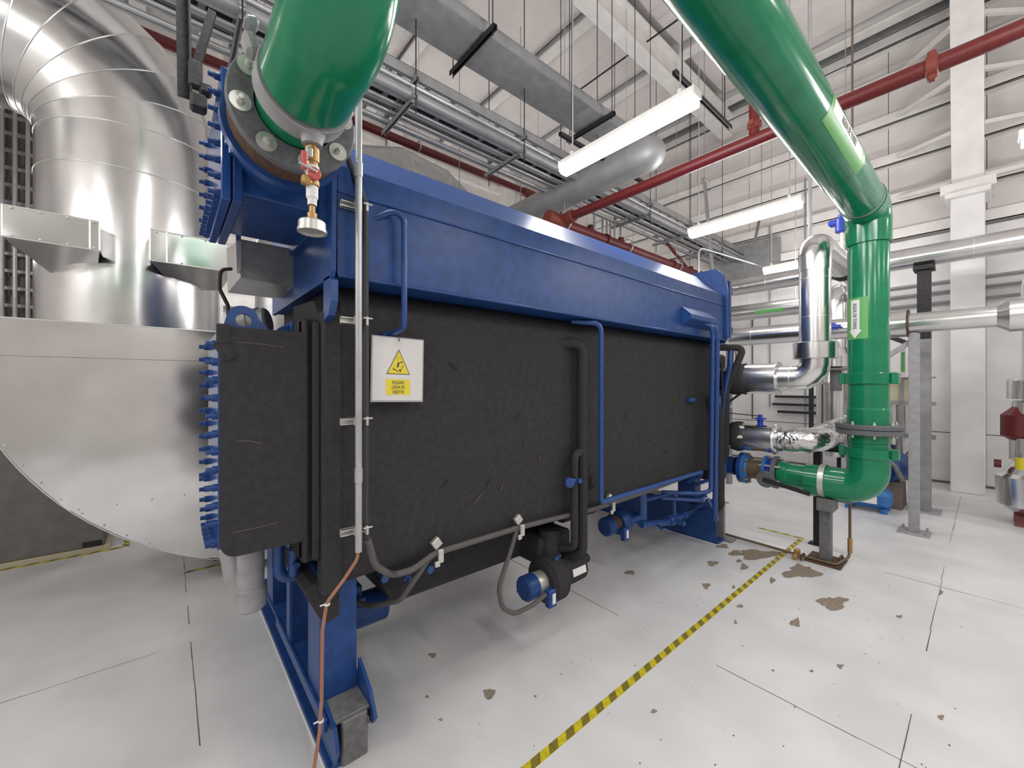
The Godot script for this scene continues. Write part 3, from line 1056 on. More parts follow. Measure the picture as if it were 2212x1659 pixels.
	m.cyl(V(3.46, 0.36, 1.94), V(3.56, 0.34, 1.95), 0.009, 8)
	m.tube(bend([V(3.45, 0.6, 2.1), V(3.9, 0.60, 2.05), V(3.9, 0.34, 2.05)], 0.08), 0.02, 12)
	m.tube([V(3.2, 0.425, 2.15), V(3.42, 0.43, 2.12)], 0.045, 14)
	m.lathe(V(3.42, 0.43, 2.12), Vector3.UP, [[-0.06, 0.0], [-0.06, 0.05], [0.2, 0.05], [0.32, 0.03]], 14)
	obj("pump_manifold", m, M.blue_pipe, t)
	# pipes at the far end
	pipe_part("far_blue_pipe", [V(4.62, 2.1, 1.95), V(4.66, 2.12, 1.80), V(4.64, 1.9, 1.80), V(4.62, 1.55, 1.86), V(4.62, 0.70, 1.86), V(4.62, 0.55, 1.95)], 0.06, 0.03, M.blue_pipe, t)
	pipe_part("far_lagged_pipe", [V(4.60, 2.10, 1.92), V(4.68, 2.09, 1.68), V(4.64, 1.62, 1.84), V(4.62, 0.95, 1.84), V(4.62, 0.7, 1.9)], 0.05, 0.035, M.black_foam, t)
	pipe_part("far_lagged_pipe", [V(4.40, 1.52, 1.95), V(4.42, 1.5, 1.84), V(4.44, 1.3, 1.82), V(4.44, 0.42, 1.82), V(4.46, 0.36, 1.9)], 0.05, 0.04, M.black_foam, t)
	pipe_part("far_lagged_pipe", [V(4.70, 1.72, 1.86), V(4.70, 0.95, 1.86)], 0.05, 0.028, M.black_foam, t)
	pipe_part("capillary", [V(4.26, 2.16, 1.84), V(4.30, 2.08, 1.82), V(4.42, 1.98, 1.84), V(4.52, 1.9, 1.84), V(4.55, 1.5, 1.84)], 0.05, 0.012, M.rubber, t, 8)
	pipe_part("cable_tail", [V(4.70, 1.5, 1.84), V(4.72, 1.6, 1.72), V(4.72, 1.64, 1.6)], 0.08, 0.012, M.rubber, t, 8)
	m = MB.new()
	m.span(3.92, 4.05, 1.52, 1.56, 1.90, 1.95, 0.004)
	m.span(4.33, 4.42, 1.48, 1.58, 1.80, 1.90, 0.006)
	obj("clip_plate", m, M.blue, t)
	m = MB.new()
	for y in [1.02, 1.45, 1.85]: m.box(V(4.70, y, 1.86), Vector3(0.09, 0.03, 0.09), 0.006)
	obj("pipe_clip", m, M.zinc, t)
	m = MB.new()
	for k in 3:
		m.tube([V(4.18, 0.66 - k * 0.12, 1.95), V(4.60, 0.66 - k * 0.12, 1.95)], 0.02, 10)
	obj("rung_pipe", m, M.blue, t)
	# drain leg in grey plastic under the near water box and a blue bend beside it
	pipe_part("plastic_drain", [V(0.30, 1.05, 2.28), V(0.30, 0.655, 2.28), V(0.27, 0.70, 2.5), V(0.235, 1.0, 2.72)], [0.06, 0.06], 0.056, M.pvc_grey, t, 18)
	m = MB.new()
	m.cyl(V(0.30, 0.74, 2.28), V(0.30, 0.625, 2.28), 0.064, 18, 0.012)
	obj("drain_socket", m, M.pvc_grey, t)
	pipe_part("blue_bend", [V(0.405, 1.02, 2.22), V(0.405, 0.75, 2.22), V(0.53, 0.75, 2.22)], 0.08, 0.026, M.blue_pipe, t)
	m = MB.new()
	m.cyl(V(0.47, 0.9, 2.2), V(0.47, 0.76, 2.2), 0.028, 10, 0.008)
	m.cyl(V(0.47, 0.83, 2.2), V(0.47, 0.83, 2.14), 0.014, 8)
	obj("drain_valve", m, M.blue_pipe, t)

func pump_body(o: Vector3, lagged):
	# o is the free end of the motor; the shaft runs along +x
	var t = CH
	var x = Vector3.RIGHT
	var m = MB.new()
	m.lathe(o, x, [[0.0, 0.0], [0.0, 0.07], [0.012, 0.082], [0.09, 0.082], [0.09, 0.078]], 28)
	var body = obj("refrigerant_pump" if lagged else "absorbent_pump", m, M.blue, t)
	for k in 6:
		var a = TAU * k / 6.0
		inst("motor_bolt", hex_bolt(0.006, 0.012), M.blue, aim(o + Vector3(0, cos(a), sin(a)) * 0.062, Vector3.LEFT), body)
	m = MB.new()
	m.lathe(o, x, [[0.09, 0.078], [0.17, 0.078], [0.17, 0.0]], 28)
	obj("motor_band", m, M.zinc if lagged else M.rust, body)
	m = MB.new()
	if lagged:
		m.lathe(o, x, [[0.17, 0.0], [0.17, 0.12], [0.19, 0.155], [0.30, 0.155], [0.34, 0.12], [0.36, 0.098], [0.56, 0.095], [0.56, 0.0]], 28)
		m.tube([o + Vector3(0.5, 0.03, 0), o + Vector3(0.66, 0.03, 0)], 0.035, 12)
		m.tube([o + Vector3(0.3, 0.05, -0.05), o + Vector3(0.33, 0.3, -0.08)], 0.08, 14)
		obj("pump_insulation", m, M.black_foam, body)
		m = MB.new()
		m.box(o + Vector3(0.46, 0.022, 0.0975), Vector3(0.14, 0.05, 0.004), 0.0, Basis(Vector3.RIGHT, -0.2))
		obj("nameplate", m, M.paper, body, "white nameplate on the lagged pump")
		m = MB.new()
		m.cyl(o + Vector3(0.3, 0.12, -0.02), o + Vector3(0.26, 0.15, 0.06), 0.018, 10)
		m.cyl(o + Vector3(0.24, 0.15, 0.05), o + Vector3(0.31, 0.16, 0.05), 0.01, 8)
		obj("purge_cock", m, M.blue_pipe, body)
	else:
		m.lathe(o, x, [[0.17, 0.0], [0.17, 0.1], [0.23, 0.115], [0.27, 0.115], [0.30, 0.06], [0.44, 0.055], [0.44, 0.0]], 28)
		obj("pump_casing", m, M.blue, body)
	m = MB.new()
	m.box(o + Vector3(0.15, -0.06, 0.11), Vector3(0.075, 0.12, 0.05), 0.008)
	m.box(o + Vector3(0.15, -0.05, 0.075), Vector3(0.05, 0.05, 0.04), 0.0)
	var jb = obj("terminal_box", m, M.blue, body)
	m = MB.new()
	m.box(o + Vector3(0.155, -0.06, 0.1362), Vector3(0.03, 0.07, 0.002))
	obj("terminal_label", m, M.paper, jb)
	return body

func ribbed(pts, r, amp, pitch):
	# corrugated hose: walks the path and alternates the radius
	var cur = Curve3D.new()
	for p in pts: cur.add_point(p)
	var L = cur.get_baked_length()
	var n = int(L / pitch)
	var q = []
	var rr = []
	for i in n + 1:
		q.append(cur.sample_baked(L * i / n))
		rr.append(r + (amp if i % 2 == 0 else -amp))
	var m = MB.new()
	m.tube(q, rr, 10)
	return m

func strut_clamp(parent, at: Vector3, w):
	var m = MB.new()
	m.channel(at + Vector3(-0.025, 0, -0.015), at + Vector3(w, 0, -0.015), 0.034, 0.022, 0.003, Vector3.BACK)
	var c = obj("strut_clamp", m, M.zinc, parent)
	m = MB.new()
	m.box(at + Vector3(0.032, 0, 0.012), Vector3(0.012, 0.04, 0.03), 0.003)
	m.box(at + Vector3(w - 0.012, 0, 0.012), Vector3(0.012, 0.04, 0.03), 0.003)
	m.cyl(at + Vector3(w - 0.03, 0.012, 0.024), at + Vector3(w + 0.01, 0.012, 0.024), 0.004, 8)
	obj("clamp_saddle", m, M.zinc, c)

func build_near_fittings():
	# rigid conduit in front of the machine
	var t = thing("steel_conduit", "thin galvanized steel conduit standing upright in front of the black insulation", "conduit", V(0.63, 0.97, 1.77))
	var m = MB.new()
	m.tube([V(0.63, 0.97, 1.77), V(0.63, 4.4, 1.77)], 0.0145, 14)
	obj("tube", m, M.galv, t)
	m = MB.new()
	for c in [1.27, 2.60]:
		m = MB.new()
		m.cyl(V(0.63, c, 1.77), V(0.63, c + 0.065, 1.77), 0.0175, 14, 0.003)
		obj("coupling", m, M.galv, t)
	for y in [2.487, 1.98, 1.535, 1.05]:
		strut_clamp(t, V(0.595, y, 1.805), 0.09)
	# corrugated hose beside it
	var h = thing("flexible_conduit", "dark corrugated flexible conduit running beside the steel conduit and under the shell", "conduit", V(0.672, 1.05, 1.79))
	var up = bend([V(0.54, 2.86, 1.90), V(0.60, 2.74, 1.85), V(0.672, 2.50, 1.80), V(0.672, 1.10, 1.80), V(0.69, 0.97, 1.82), V(0.76, 0.82, 1.86), V(0.85, 0.765, 1.88)], 0.12)
	obj("upright_hose", ribbed(up, 0.0135, 0.0016, 0.0055), M.flex_black, h)
	m = MB.new()
	m.tube(bend([V(0.685, 1.0, 1.815), V(0.735, 0.85, 1.85), V(0.83, 0.765, 1.88), V(0.95, 0.75, 1.9), V(1.08, 0.80, 1.90), V(1.67, 0.80, 1.90), V(2.46, 0.76, 1.91), V(3.17, 0.76, 1.92), V(3.9, 0.78, 1.93)], 0.15), 0.0165, 10)
	obj("lower_hose", m, M.flex_grey, h)
	m = MB.new()
	m.tube(bend([V(1.66, 0.80, 1.9), V(1.60, 0.66, 1.9), V(1.51, 0.47, 1.9), V(1.54, 0.34, 1.9), V(1.64, 0.27, 1.9), V(1.78, 0.27, 1.9), V(1.92, 0.30, 1.9)], 0.12), 0.0145, 10)
	obj("pump_tail", m, M.flex_grey, h)
	m = MB.new()
	m.tube(bend([V(1.05, 0.79, 1.9), V(0.985, 0.70, 1.92), V(0.93, 0.56, 2.0), V(0.84, 0.50, 2.15), V(0.80, 0.47, 2.3), V(0.84, 0.45, 2.34)], 0.1), 0.0145, 10)
	obj("motor_tail", m, M.flex_grey, h)
	for c in [[1.09, 0.80], [1.67, 0.80], [2.62, 0.76]]:
		m = MB.new()
		m.box(V(c[0] + 0.0, c[1] + 0.05, 1.905), Vector3(0.05, 0.05, 0.03), 0.004, Basis(Vector3.BACK, 0.6))
		m.box(V(c[0] + 0.01, c[1] - 0.012, 1.875), Vector3(0.03, 0.07, 0.02), 0.004)
		m.box(V(c[0] - 0.01, c[1] - 0.05, 1.875), Vector3(0.03, 0.03, 0.016), 0.004)
		obj("hose_clamp", m, M.zinc, h)
	t = thing("copper_tube", "thin brown copper tube leaving the steel conduit and curling down to the floor", "tube", V(0.40, 0.01, 1.95))
	m = MB.new()
	m.tube(bend([V(0.63, 1.0, 1.77), V(0.625, 0.94, 1.77), V(0.575, 0.86, 1.79), V(0.505, 0.785, 1.79), V(0.485, 0.68, 1.78), V(0.482, 0.40, 1.78), V(0.468, 0.28, 1.76), V(0.44, 0.12, 1.75), V(0.38, 0.02, 1.78), V(0.26, 0.01, 1.72)], 0.07), 0.0075, 8)
	obj("tubing", m, M.copper, t)
	for c in [V(0.505, 0.78, 1.785), V(0.476, 0.32, 1.768)]:
		m = MB.new()
		m.washer(c - Vector3(0, 0.004, 0), c + Vector3(0, 0.004, 0), 0.0115, 0.0075, 10)
		m.box(c + Vector3(-0.018, 0.002, 0.0), Vector3(0.02, 0.005, 0.004))
		obj("cable_tie", m, M.paper, t)
	# sign
	var s = thing("warning_sign", "white danger sign with yellow falling objects triangle hung on the black insulation", "sign", V(0.86, 1.615, 1.86))
	m = MB.new()
	m.prism([Vector2(0.723, 1.615), Vector2(0.993, 1.608), Vector2(0.999, 1.927), Vector2(0.728, 1.932)], V(0, 0, 1.88), Vector3.RIGHT, Vector3.UP, Vector3(0, 0, 0.008))
	obj("back_plate", m, M.sign_edge, s)
	m = MB.new()
	m.prism([Vector2(0.729, 1.623), Vector2(0.986, 1.616), Vector2(0.991, 1.921), Vector2(0.733, 1.926)], V(0, 0, 1.872), Vector3.RIGHT, Vector3.UP, Vector3(0, 0, 0.002))
	obj("white_face", m, M.sign, s)
	var z = V(0, 0, 1.8695)
	m = MB.new()
	m.sheet([Vector2(0.797, 1.748), Vector2(0.921, 1.746), Vector2(0.862, 1.871)], z, Vector3.RIGHT, Vector3.UP, Vector3.BACK)
	obj("triangle_border", m, M.print, s)
	z += Vector3(0, 0, 0.0006)
	m = MB.new()
	m.sheet([Vector2(0.803, 1.752), Vector2(0.915, 1.750), Vector2(0.862, 1.862)], z, Vector3.RIGHT, Vector3.UP, Vector3.BACK)
	obj("triangle", m, M.yellow, s)
	m = MB.new()
	m.sheet([Vector2(0.795, 1.648), Vector2(0.921, 1.645), Vector2(0.921, 1.722), Vector2(0.795, 1.724)], z, Vector3.RIGHT, Vector3.UP, Vector3.BACK)
	obj("text_panel", m, M.yellow, s)
	z += Vector3(0, 0, 0.0006)
	m = MB.new()
	m.sheet([Vector2(0.849, 1.782), Vector2(0.858, 1.779), Vector2(0.866, 1.805), Vector2(0.856, 1.809)], z, Vector3.RIGHT, Vector3.UP, Vector3.BACK)
	m.sheet([Vector2(0.868, 1.807), Vector2(0.875, 1.801), Vector2(0.881, 1.808), Vector2(0.874, 1.813)], z, Vector3.RIGHT, Vector3.UP, Vector3.BACK)
	for l in [[0.834, 1.774, 0.860, 1.760, 0.0022], [0.867, 1.763, 0.887, 1.794, 0.0018], [0.862, 1.771, 0.872, 1.761, 0.0032], [0.831, 1.774, 0.836, 1.779, 0.002], [0.831, 1.770, 0.835, 1.768, 0.002]]:
		var a = Vector2(l[0], l[1])
		var b = Vector2(l[2], l[3])
		var q = (b - a).normalized().orthogonal() * l[4]
		m.sheet([a - q, b - q, b + q, a + q], z, Vector3.RIGHT, Vector3.UP, Vector3.BACK)
	for l in [[0.852, 1.815, 1.835], [0.857, 1.815, 1.84], [0.868, 1.82, 1.836], [0.836, 1.785, 1.80], [0.883, 1.80, 1.812]]:
		m.sheet([Vector2(l[0] - 0.0005, l[1]), Vector2(l[0] + 0.0005, l[1]), Vector2(l[0] + 0.0005, l[2]), Vector2(l[0] - 0.0005, l[2])], z, Vector3.RIGHT, Vector3.UP, Vector3.BACK)
	obj("pictogram", m, M.print, s)
	var i = 0
	for w in ["PELIGRO", "CAIDA DE", "OBJETOS"]:
		var o = inst("lettering", text_mesh(w, 0.021, 0.0004), M.print, Transform3D(Basis.from_scale(Vector3(0.72, 1.0, 1.0)), V(0.858, 1.7065 - i * 0.0225, 1.8685)), s)
		i += 1
	m = MB.new()
	m.cyl(V(0.863, 1.915, 1.872), V(0.863, 1.915, 1.866), 0.0035, 8)
	m.tube([V(0.863, 1.915, 1.868), V(0.855, 1.945, 1.872)], 0.0012, 5)
	obj("hanging_wire", m, M.rust, s)
	# grey cabinet behind the near end
	var cb = thing("control_cabinet", "grey sheet metal control cabinet tucked under the blue water box", "cabinet", V(0.42, 2.12, 2.6))
	m = MB.new()
	m.prism([Vector2(0.285, 2.45), Vector2(0.53, 2.45), Vector2(0.53, 2.235), Vector2(0.285, 2.255)], V(0, 0, 2.5), Vector3.RIGHT, Vector3.UP, Vector3(0, 0, -0.35))
	obj("body", m, M.grey_cab, cb)
	m = MB.new()
	m.quad(V(0.285, 2.255, 2.5), V(0.53, 2.235, 2.5), V(0.47, 2.205, 2.72), V(0.25, 2.205, 2.72), Vector3(0, -0.9, 0.3))
	m.quad(V(0.285, 2.255, 2.5), V(0.25, 2.205, 2.72), V(0.245, 2.45, 2.72), V(0.285, 2.45, 2.5), Vector3(-0.9, 0, 0.4))
	obj("folded_hood", m, M.alu, cb)
	m = MB.new()
	m.prism([Vector2(0.262, 2.47), Vector2(0.285, 2.475), Vector2(0.285, 2.29), Vector2(0.268, 2.26)], V(0, 0, 2.49), Vector3.RIGHT, Vector3.UP, Vector3(0, 0, -0.004))
	obj("bent_flap", m, M.alu, cb)
	m = MB.new()
	m.cyl(V(0.29, 2.02, 2.62), V(0.42, 2.05, 2.55), 0.07, 24, 0.01)
	m.washer(V(0.33, 2.03, 2.6), V(0.345, 2.033, 2.59), 0.075, 0.05, 24)
	m.washer(V(0.37, 2.04, 2.58), V(0.385, 2.043, 2.57), 0.075, 0.05, 24)
	obj("round_blower", m, M.galv_dull, cb)
	m = MB.new()
	m.tube(bend([V(0.25, 2.3, 2.55), V(0.20, 2.28, 2.52), V(0.195, 2.18, 2.5), V(0.23, 2.1, 2.5), V(0.235, 2.0, 2.5)], 0.05), 0.009, 8)
	obj("cable", m, M.rubber, cb)

# ------------------------------------------------------------------ green pipes
func build_green_outlet():
	var cx = 0.335
	var cy = 2.64
	var t = thing("green_outlet_pipe", "thick green water pipe bending up from the grey flange above the near end", "pipe", V(cx, cy, 1.5))
	var m = MB.new()
	m.tube([V(cx, cy, 1.58), V(cx, cy, 1.33)], 0.12, 40)
	obj("stub_end", m, M.green, t)
	m = MB.new()
	var path = bend([V(cx, cy, 1.365), V(cx, cy, 1.0), V(cx, 3.4, 1.0)], 0.33, 24)
	var p2 = []
	for p in path:
		if p.y < 3.3: p2.append(p)
	p2.append(V(cx, 5.6, 1.0))
	m.tube(p2, 0.134, 48)
	obj("elbow", m, M.green, t)
	# grey backing flange with bolts
	m = MB.new()
	m.lathe(V(cx, cy, 1.58), Vector3.BACK, [[0.0, 0.125], [0.0, 0.196], [0.005, 0.2], [0.03, 0.2], [0.035, 0.196], [0.035, 0.125], [0.0, 0.125]], 48)
	var fl = obj("backing_flange", m, M.flange_grey, t)
	var wm = MB.new()
	wm.lathe(Vector3.ZERO, Vector3.UP, [[0.0, 0.031], [0.004, 0.031], [0.004, 0.0]], 22)
	var wmesh = wm.mesh()
	for k in 8:
		var a = TAU * k / 8.0 + 0.22
		var at = V(cx + cos(a) * 0.164, cy + sin(a) * 0.164, 1.545)
		var w = inst("washer", wmesh, M.zinc, aim(at, Vector3.BACK), fl)
	for k in 8:
		var a = TAU * k / 8.0 + 0.22
		inst("flange_bolt", hex_bolt(0.012, 0.028), M.zinc, aim(V(cx + cos(a) * 0.164, cy + sin(a) * 0.164, 1.541), Vector3.BACK), fl)
	# saddle clamp
	m = MB.new()
	m.lathe(V(cx, cy, 1.455), Vector3.BACK, [[0.0, 0.122], [0.0, 0.139], [0.003, 0.142], [0.072, 0.142], [0.075, 0.139], [0.075, 0.122]], 48)
	m.lathe(V(cx + 0.02, cy - 0.132, 1.417), Vector3.DOWN, [[0.0, 0.04], [0.015, 0.034], [0.035, 0.03], [0.035, 0.0]], 20)
	m.box(V(cx - 0.148, cy + 0.065, 1.417), Vector3(0.04, 0.06, 0.06), 0.012, Basis(Vector3.BACK, 0.35))
	m.box(V(cx - 0.148, cy + 0.13, 1.417), Vector3(0.04, 0.025, 0.06), 0.01, Basis(Vector3.BACK, 0.35))
	obj("saddle_clamp", m, M.pvc_grey, t)
	# gauge with its valve
	var gx = cx + 0.02
	var gd = 1.417
	var g = thing("pressure_gauge", "pressure gauge with brass ball valves hanging below the green outlet pipe", "gauge", V(gx, 2.17, gd))
	m = MB.new()
	m.lathe(V(gx, 2.4730, gd), Vector3.DOWN, [[0.0, 0.016], [0.012, 0.016], [0.012, 0.022], [0.055, 0.022], [0.055, 0.018], [0.08, 0.018]], 10)
	obj("brass_nipple", m, M.brass, g)
	m = MB.new()
	m.lathe(V(gx, 2.4042, gd), Vector3.DOWN, [[0.0, 0.021], [0.022, 0.021], [0.022, 0.017], [0.05, 0.017]], 14)
	obj("plastic_union", m, M.paper, g)
	m = MB.new()
	m.cyl(V(gx, 2.3707, gd - 0.02), V(gx, 2.3707, gd - 0.036), 0.019, 16, 0.003)
	m.box(V(gx - 0.03, 2.4032, gd - 0.028), Vector3(0.018, 0.06, 0.012), 0.004)
	obj("red_handle", m, M.handle_red, g, "faded red valve handle")
	m = MB.new()
	m.box(V(gx - 0.022, 2.3781, gd - 0.042), Vector3(0.055, 0.006, 0.01), 0.001, Basis(Vector3.BACK, -0.2))
	obj("steel_lever", m, M.zinc, g)
	m = MB.new()
	m.box(V(gx - 0.014, 2.4377, gd - 0.02), Vector3(0.02, 0.03, 0.012), 0.003)
	obj("packing_nut", m, M.zinc, g)
	m = MB.new()
	m.cyl(V(gx, 2.3614, gd), V(gx, 2.3381, gd), 0.022, 10, 0.004)
	m.box(V(gx - 0.02, 2.3493, gd - 0.012), Vector3(0.03, 0.03, 0.03), 0.006)
	obj("ball_valve", m, M.brass, g)
	m = MB.new()
	m.lathe(V(gx, 2.3381, gd), Vector3.DOWN, [[0.0, 0.018], [0.035, 0.018], [0.04, 0.014], [0.06, 0.014]], 14)
	obj("white_reducer", m, M.paper, g)
	m = MB.new()
	m.lathe(V(gx, 2.2823, gd), Vector3.DOWN, [[0.0, 0.009], [0.03, 0.009], [0.03, 0.015], [0.062, 0.014]], 12)
	obj("stem", m, M.brass, g)
	m = MB.new()
	m.lathe(V(gx, 2.2265, gd), Vector3.DOWN, [[0.0, 0.0], [0.0, 0.038], [0.004, 0.041], [0.026, 0.041], [0.026, 0.044], [0.036, 0.044], [0.036, 0.036], [0.032, 0.036], [0.032, 0.0]], 30)
	obj("gauge_case", m, M.zinc, g)
	m = MB.new()
	m.cyl(V(gx, 2.1973, gd), V(gx, 2.1963, gd), 0.036, 30)
	obj("dial", m, M.paper, g)
	m = MB.new()
	m.beam(V(gx - 0.02, 2.1957, gd), V(gx + 0.008, 2.1957, gd - 0.006), 0.002, 0.0006)
	obj("needle", m, M.rubber, g)
	# black iron hanger above the near end
	var b = thing("pipe_hanger_bracket", "blackened angle iron bracket standing on the blue water box beside the duct", "bracket", V(0.09, 2.9, 2.25))
	m = MB.new()
	m.beam(V(0.075, 2.95, 2.25), V(0.06, 4.0, 2.25), 0.045, 0.008)
	m.beam(V(0.052, 2.95, 2.27), V(0.038, 4.0, 2.27), 0.008, 0.045)
	obj("upright", m, M.dark_steel, b)
	m = MB.new()
	m.beam(V(0.085, 3.06, 2.25), V(0.15, 3.36, 2.24), 0.028, 0.028)
	obj("diagonal", m, M.dark_steel, b)
	m = MB.new()
	m.box(V(0.09, 3.05, 2.24), Vector3(0.05, 0.12, 0.04), 0.01)
	m.box(V(0.125, 3.0, 2.24), Vector3(0.045, 0.05, 0.05), 0.01)
	m.box(V(0.10, 2.93, 2.24), Vector3(0.06, 0.07, 0.06), 0.01)
	obj("clamp_block", m, M.dark_steel, b)

func arc_patch(m, o: Vector3, axis: Vector3, e1: Vector3, e2: Vector3, r, a0, a1, t0, t1, steps = 10):
	for i in steps:
		var a = lerp(a0, a1, float(i) / steps)
		var b = lerp(a0, a1, float(i + 1) / steps)
		var na = e1 * cos(a) + e2 * sin(a)
		var nb = e1 * cos(b) + e2 * sin(b)
		m.quad(o + axis * t0 + na * r, o + axis * t0 + nb * r, o + axis * t1 + nb * r, o + axis * t1 + na * r, na, nb, nb, na)

func build_green_tower_pipe():
	var X = 4.8
	var D = 0.69
	var Y = 3.27
	var t = thing("green_tower_pipe", "long green cooling tower pipe running overhead and dropping to the far end", "pipe", V(X, 0.65, D))
	var m = MB.new()
	m.tube([V(-5.1, Y, D), V(X - 0.27, Y, D)], 0.15, 40)
	obj("overhead_run", m, M.green, t)
	m = MB.new()
	m.tube(bend([V(X - 0.3, Y, D), V(X, Y, D), V(X, Y - 0.32, D)], 0.17, 14), 0.162, 40)
	obj("top_elbow", m, M.green, t)
	m = MB.new()
	m.washer(V(X - 0.335, Y, D), V(X - 0.315, Y, D), 0.156, 0.14, 40)
	obj("joint_ring", m, M.pvc_grey, t)
	m = MB.new()
	m.tube([V(X, Y - 0.3, D), V(X, 1.40, D)], 0.145, 40)
	obj("riser", m, M.green, t)
	for c in [[1.80, 1.70, 0.165], [1.13, 1.04, 0.165]]:
		m = MB.new()
		m.cyl(V(X, c[1], D), V(X, c[0], D), c[2], 40, 0.006)
		for s in [-1, 1]:
			m.box(V(X + 0.02 * s, (c[0] + c[1]) / 2.0, D + s * 0.182), Vector3(0.09, c[0] - c[1], 0.05), 0.006)
		obj("grooved_coupling", m, M.green, t)
	m = MB.new()
	m.lathe(V(X, 1.33, D), Vector3.UP, [[0.0, 0.15], [0.14, 0.153], [0.16, 0.146]], 40)
	obj("flange_stub", m, M.green, t)
	m = MB.new()
	m.lathe(V(X, 1.26, D), Vector3.DOWN, [[0.0, 0.15], [0.08, 0.15], [0.09, 0.143], [0.15, 0.143]], 40)
	obj("flange_stub", m, M.green, t)
	m = MB.new()
	m.lathe(V(X, 1.302, D), Vector3.UP, [[0.0, 0.1], [0.0, 0.232], [0.032, 0.236], [0.038, 0.23], [0.038, 0.1]], 44)
	m.lathe(V(X, 1.296, D), Vector3.DOWN, [[0.0, 0.1], [0.0, 0.230], [0.04, 0.23], [0.044, 0.224], [0.044, 0.1]], 44)
	var fl = obj("flange_pair", m, M.flange_grey, t)
	for k in 8:
		var a = TAU * k / 8.0 + 0.35
		var q = V(X + cos(a) * 0.19, 1.34, D + sin(a) * 0.19)
		inst("flange_bolt", hex_bolt(0.014, 0.03), M.zinc, aim(q, Vector3.UP), fl)
		inst("flange_bolt", hex_bolt(0.014, 0.03), M.zinc, aim(q - Vector3(0, 0.088, 0), Vector3.DOWN), fl)
	m = MB.new()
	m.tube(bend([V(X, 1.10, D), V(X, 0.76, D), V(X, 0.76, D + 0.46)], 0.2, 14), 0.152, 40)
	obj("bottom_elbow", m, M.green, t)
	m = MB.new()
	m.tube([V(X, 0.765, D + 0.25), V(X, 0.78, 1.37)], 0.118, 36)
	m.cyl(V(X, 0.782, 1.30), V(X, 0.784, 1.385), 0.125, 32, 0.006)
	obj("inlet_spool", m, M.green, t)
	# flow stickers
	var to_cam = Vector3(-X, 0, D).normalized()
	var left = Vector3(-to_cam.z, 0, to_cam.x)
	if left.z > 0.0: left = -left
	var o = V(X, 0, D)
	m = MB.new()
	arc_patch(m, o, Vector3.UP, to_cam, left, 0.1462, 0.0, 1.4, 2.10, 2.47)
	var st = obj("green_flow_sticker", m, M.sticker, t, "light green flow sticker")
	m = MB.new()
	arc_patch(m, o, Vector3.UP, to_cam, left, 0.1470, 0.40, 0.91, 2.17, 2.45)
	for k in 12:
		var h0 = lerp(0.0, 0.07, k / 12.0)
		var h1 = lerp(0.0, 0.07, (k + 1) / 12.0)
		arc_patch(m, o, Vector3.UP, to_cam, left, 0.1470, 0.655 - 0.36 * (h1 / 0.07), 0.655 + 0.36 * (h1 / 0.07), 2.11 + h0, 2.11 + h1, 8)
	obj("white_arrow", m, M.paper, st)
	var na = to_cam * cos(0.655) + left * sin(0.655)
	var side = Vector3.UP.cross(na).normalized()
	# letters read downwards along the pipe
	inst("lettering", text_mesh("AGUA DE TORRE", 0.042, 0.0004), M.print, Transform3D(Basis(Vector3.DOWN * 0.72, side, Vector3.DOWN.cross(side)), o + Vector3(0, 2.305, 0) + na * 0.1478), st)
	m = MB.new()
	var o2 = V(0, Y, D)
	arc_patch(m, o2, Vector3.RIGHT, Vector3.BACK, Vector3.DOWN, 0.1512, -0.1, 0.85, 2.75, 3.65)
	st = obj("green_flow_sticker", m, M.sticker, t, "light green flow sticker")
	m = MB.new()
	arc_patch(m, o2, Vector3.RIGHT, Vector3.BACK, Vector3.DOWN, 0.152, -0.05, 0.42, 2.80, 3.55)
	obj("white_arrow", m, M.paper, st)
	inst("lettering", text_mesh("AGUA DE TORRE", 0.05, 0.0004), M.print, Transform3D(Basis(Vector3.RIGHT, 0.19), o2 + Vector3(3.17, -0.0289, 0.1503)), st)
	# valve and braided connector on the inlet
	var v = thing("butterfly_valve", "grey and blue butterfly valve with a long black lever beside the green inlet", "valve", V(X, 0.785, 1.43))
	m = MB.new()
	m.lathe(V(X, 0.785, 1.395), Vector3.FORWARD, [[-0.005, 0.09], [-0.005, 0.165], [0.03, 0.165], [0.03, 0.09]], 30)
	obj("grey_flange", m, M.flange_grey, v)
	m = MB.new()
	m.lathe(V(X, 0.785, 1.43), Vector3.FORWARD, [[0.0, 0.0], [0.0, 0.12], [0.05, 0.12], [0.05, 0.0]], 26)
	obj("valve_body", m, M.blue_bright, v)
	m = MB.new()
	m.lathe(V(X, 0.785, 1.48), Vector3.FORWARD, [[0.0, 0.08], [0.0, 0.16], [0.028, 0.16], [0.028, 0.08]], 30)
	obj("blue_flange", m, M.blue_valve, v)
	m = MB.new()
	m.cyl(V(X - 0.18, 0.735, 1.45), V(X - 0.195, 0.735, 1.45), 0.085, 24, 0.003)
	m.cyl(V(X - 0.05, 0.75, 1.45), V(X - 0.18, 0.735, 1.45), 0.02, 12)
	obj("notch_plate", m, M.flange_grey, v)
	m = MB.new()
	m.beam(V(X - 0.205, 0.735, 1.47), V(X - 0.215, 0.665, 1.07), 0.012, 0.042, 0.004)
	obj("lever", m, M.rubber, v)
	for k in 6:
		var a = TAU * k / 6.0 + 0.5
		m = MB.new()
		m.tube([V(X + cos(a) * 0.145, 0.785 + sin(a) * 0.145, 1.345), V(X + cos(a) * 0.145, 0.785 + sin(a) * 0.145, 1.53)], 0.01, 8)
		obj("tie_rod", m, M.zinc, v)
	var fx = thing("braided_connector", "short braided metal flexible connector between two blue flanges at the machine", "connector", V(X, 0.785, 1.6))
	m = MB.new()
	var rr = []
	var pp = []
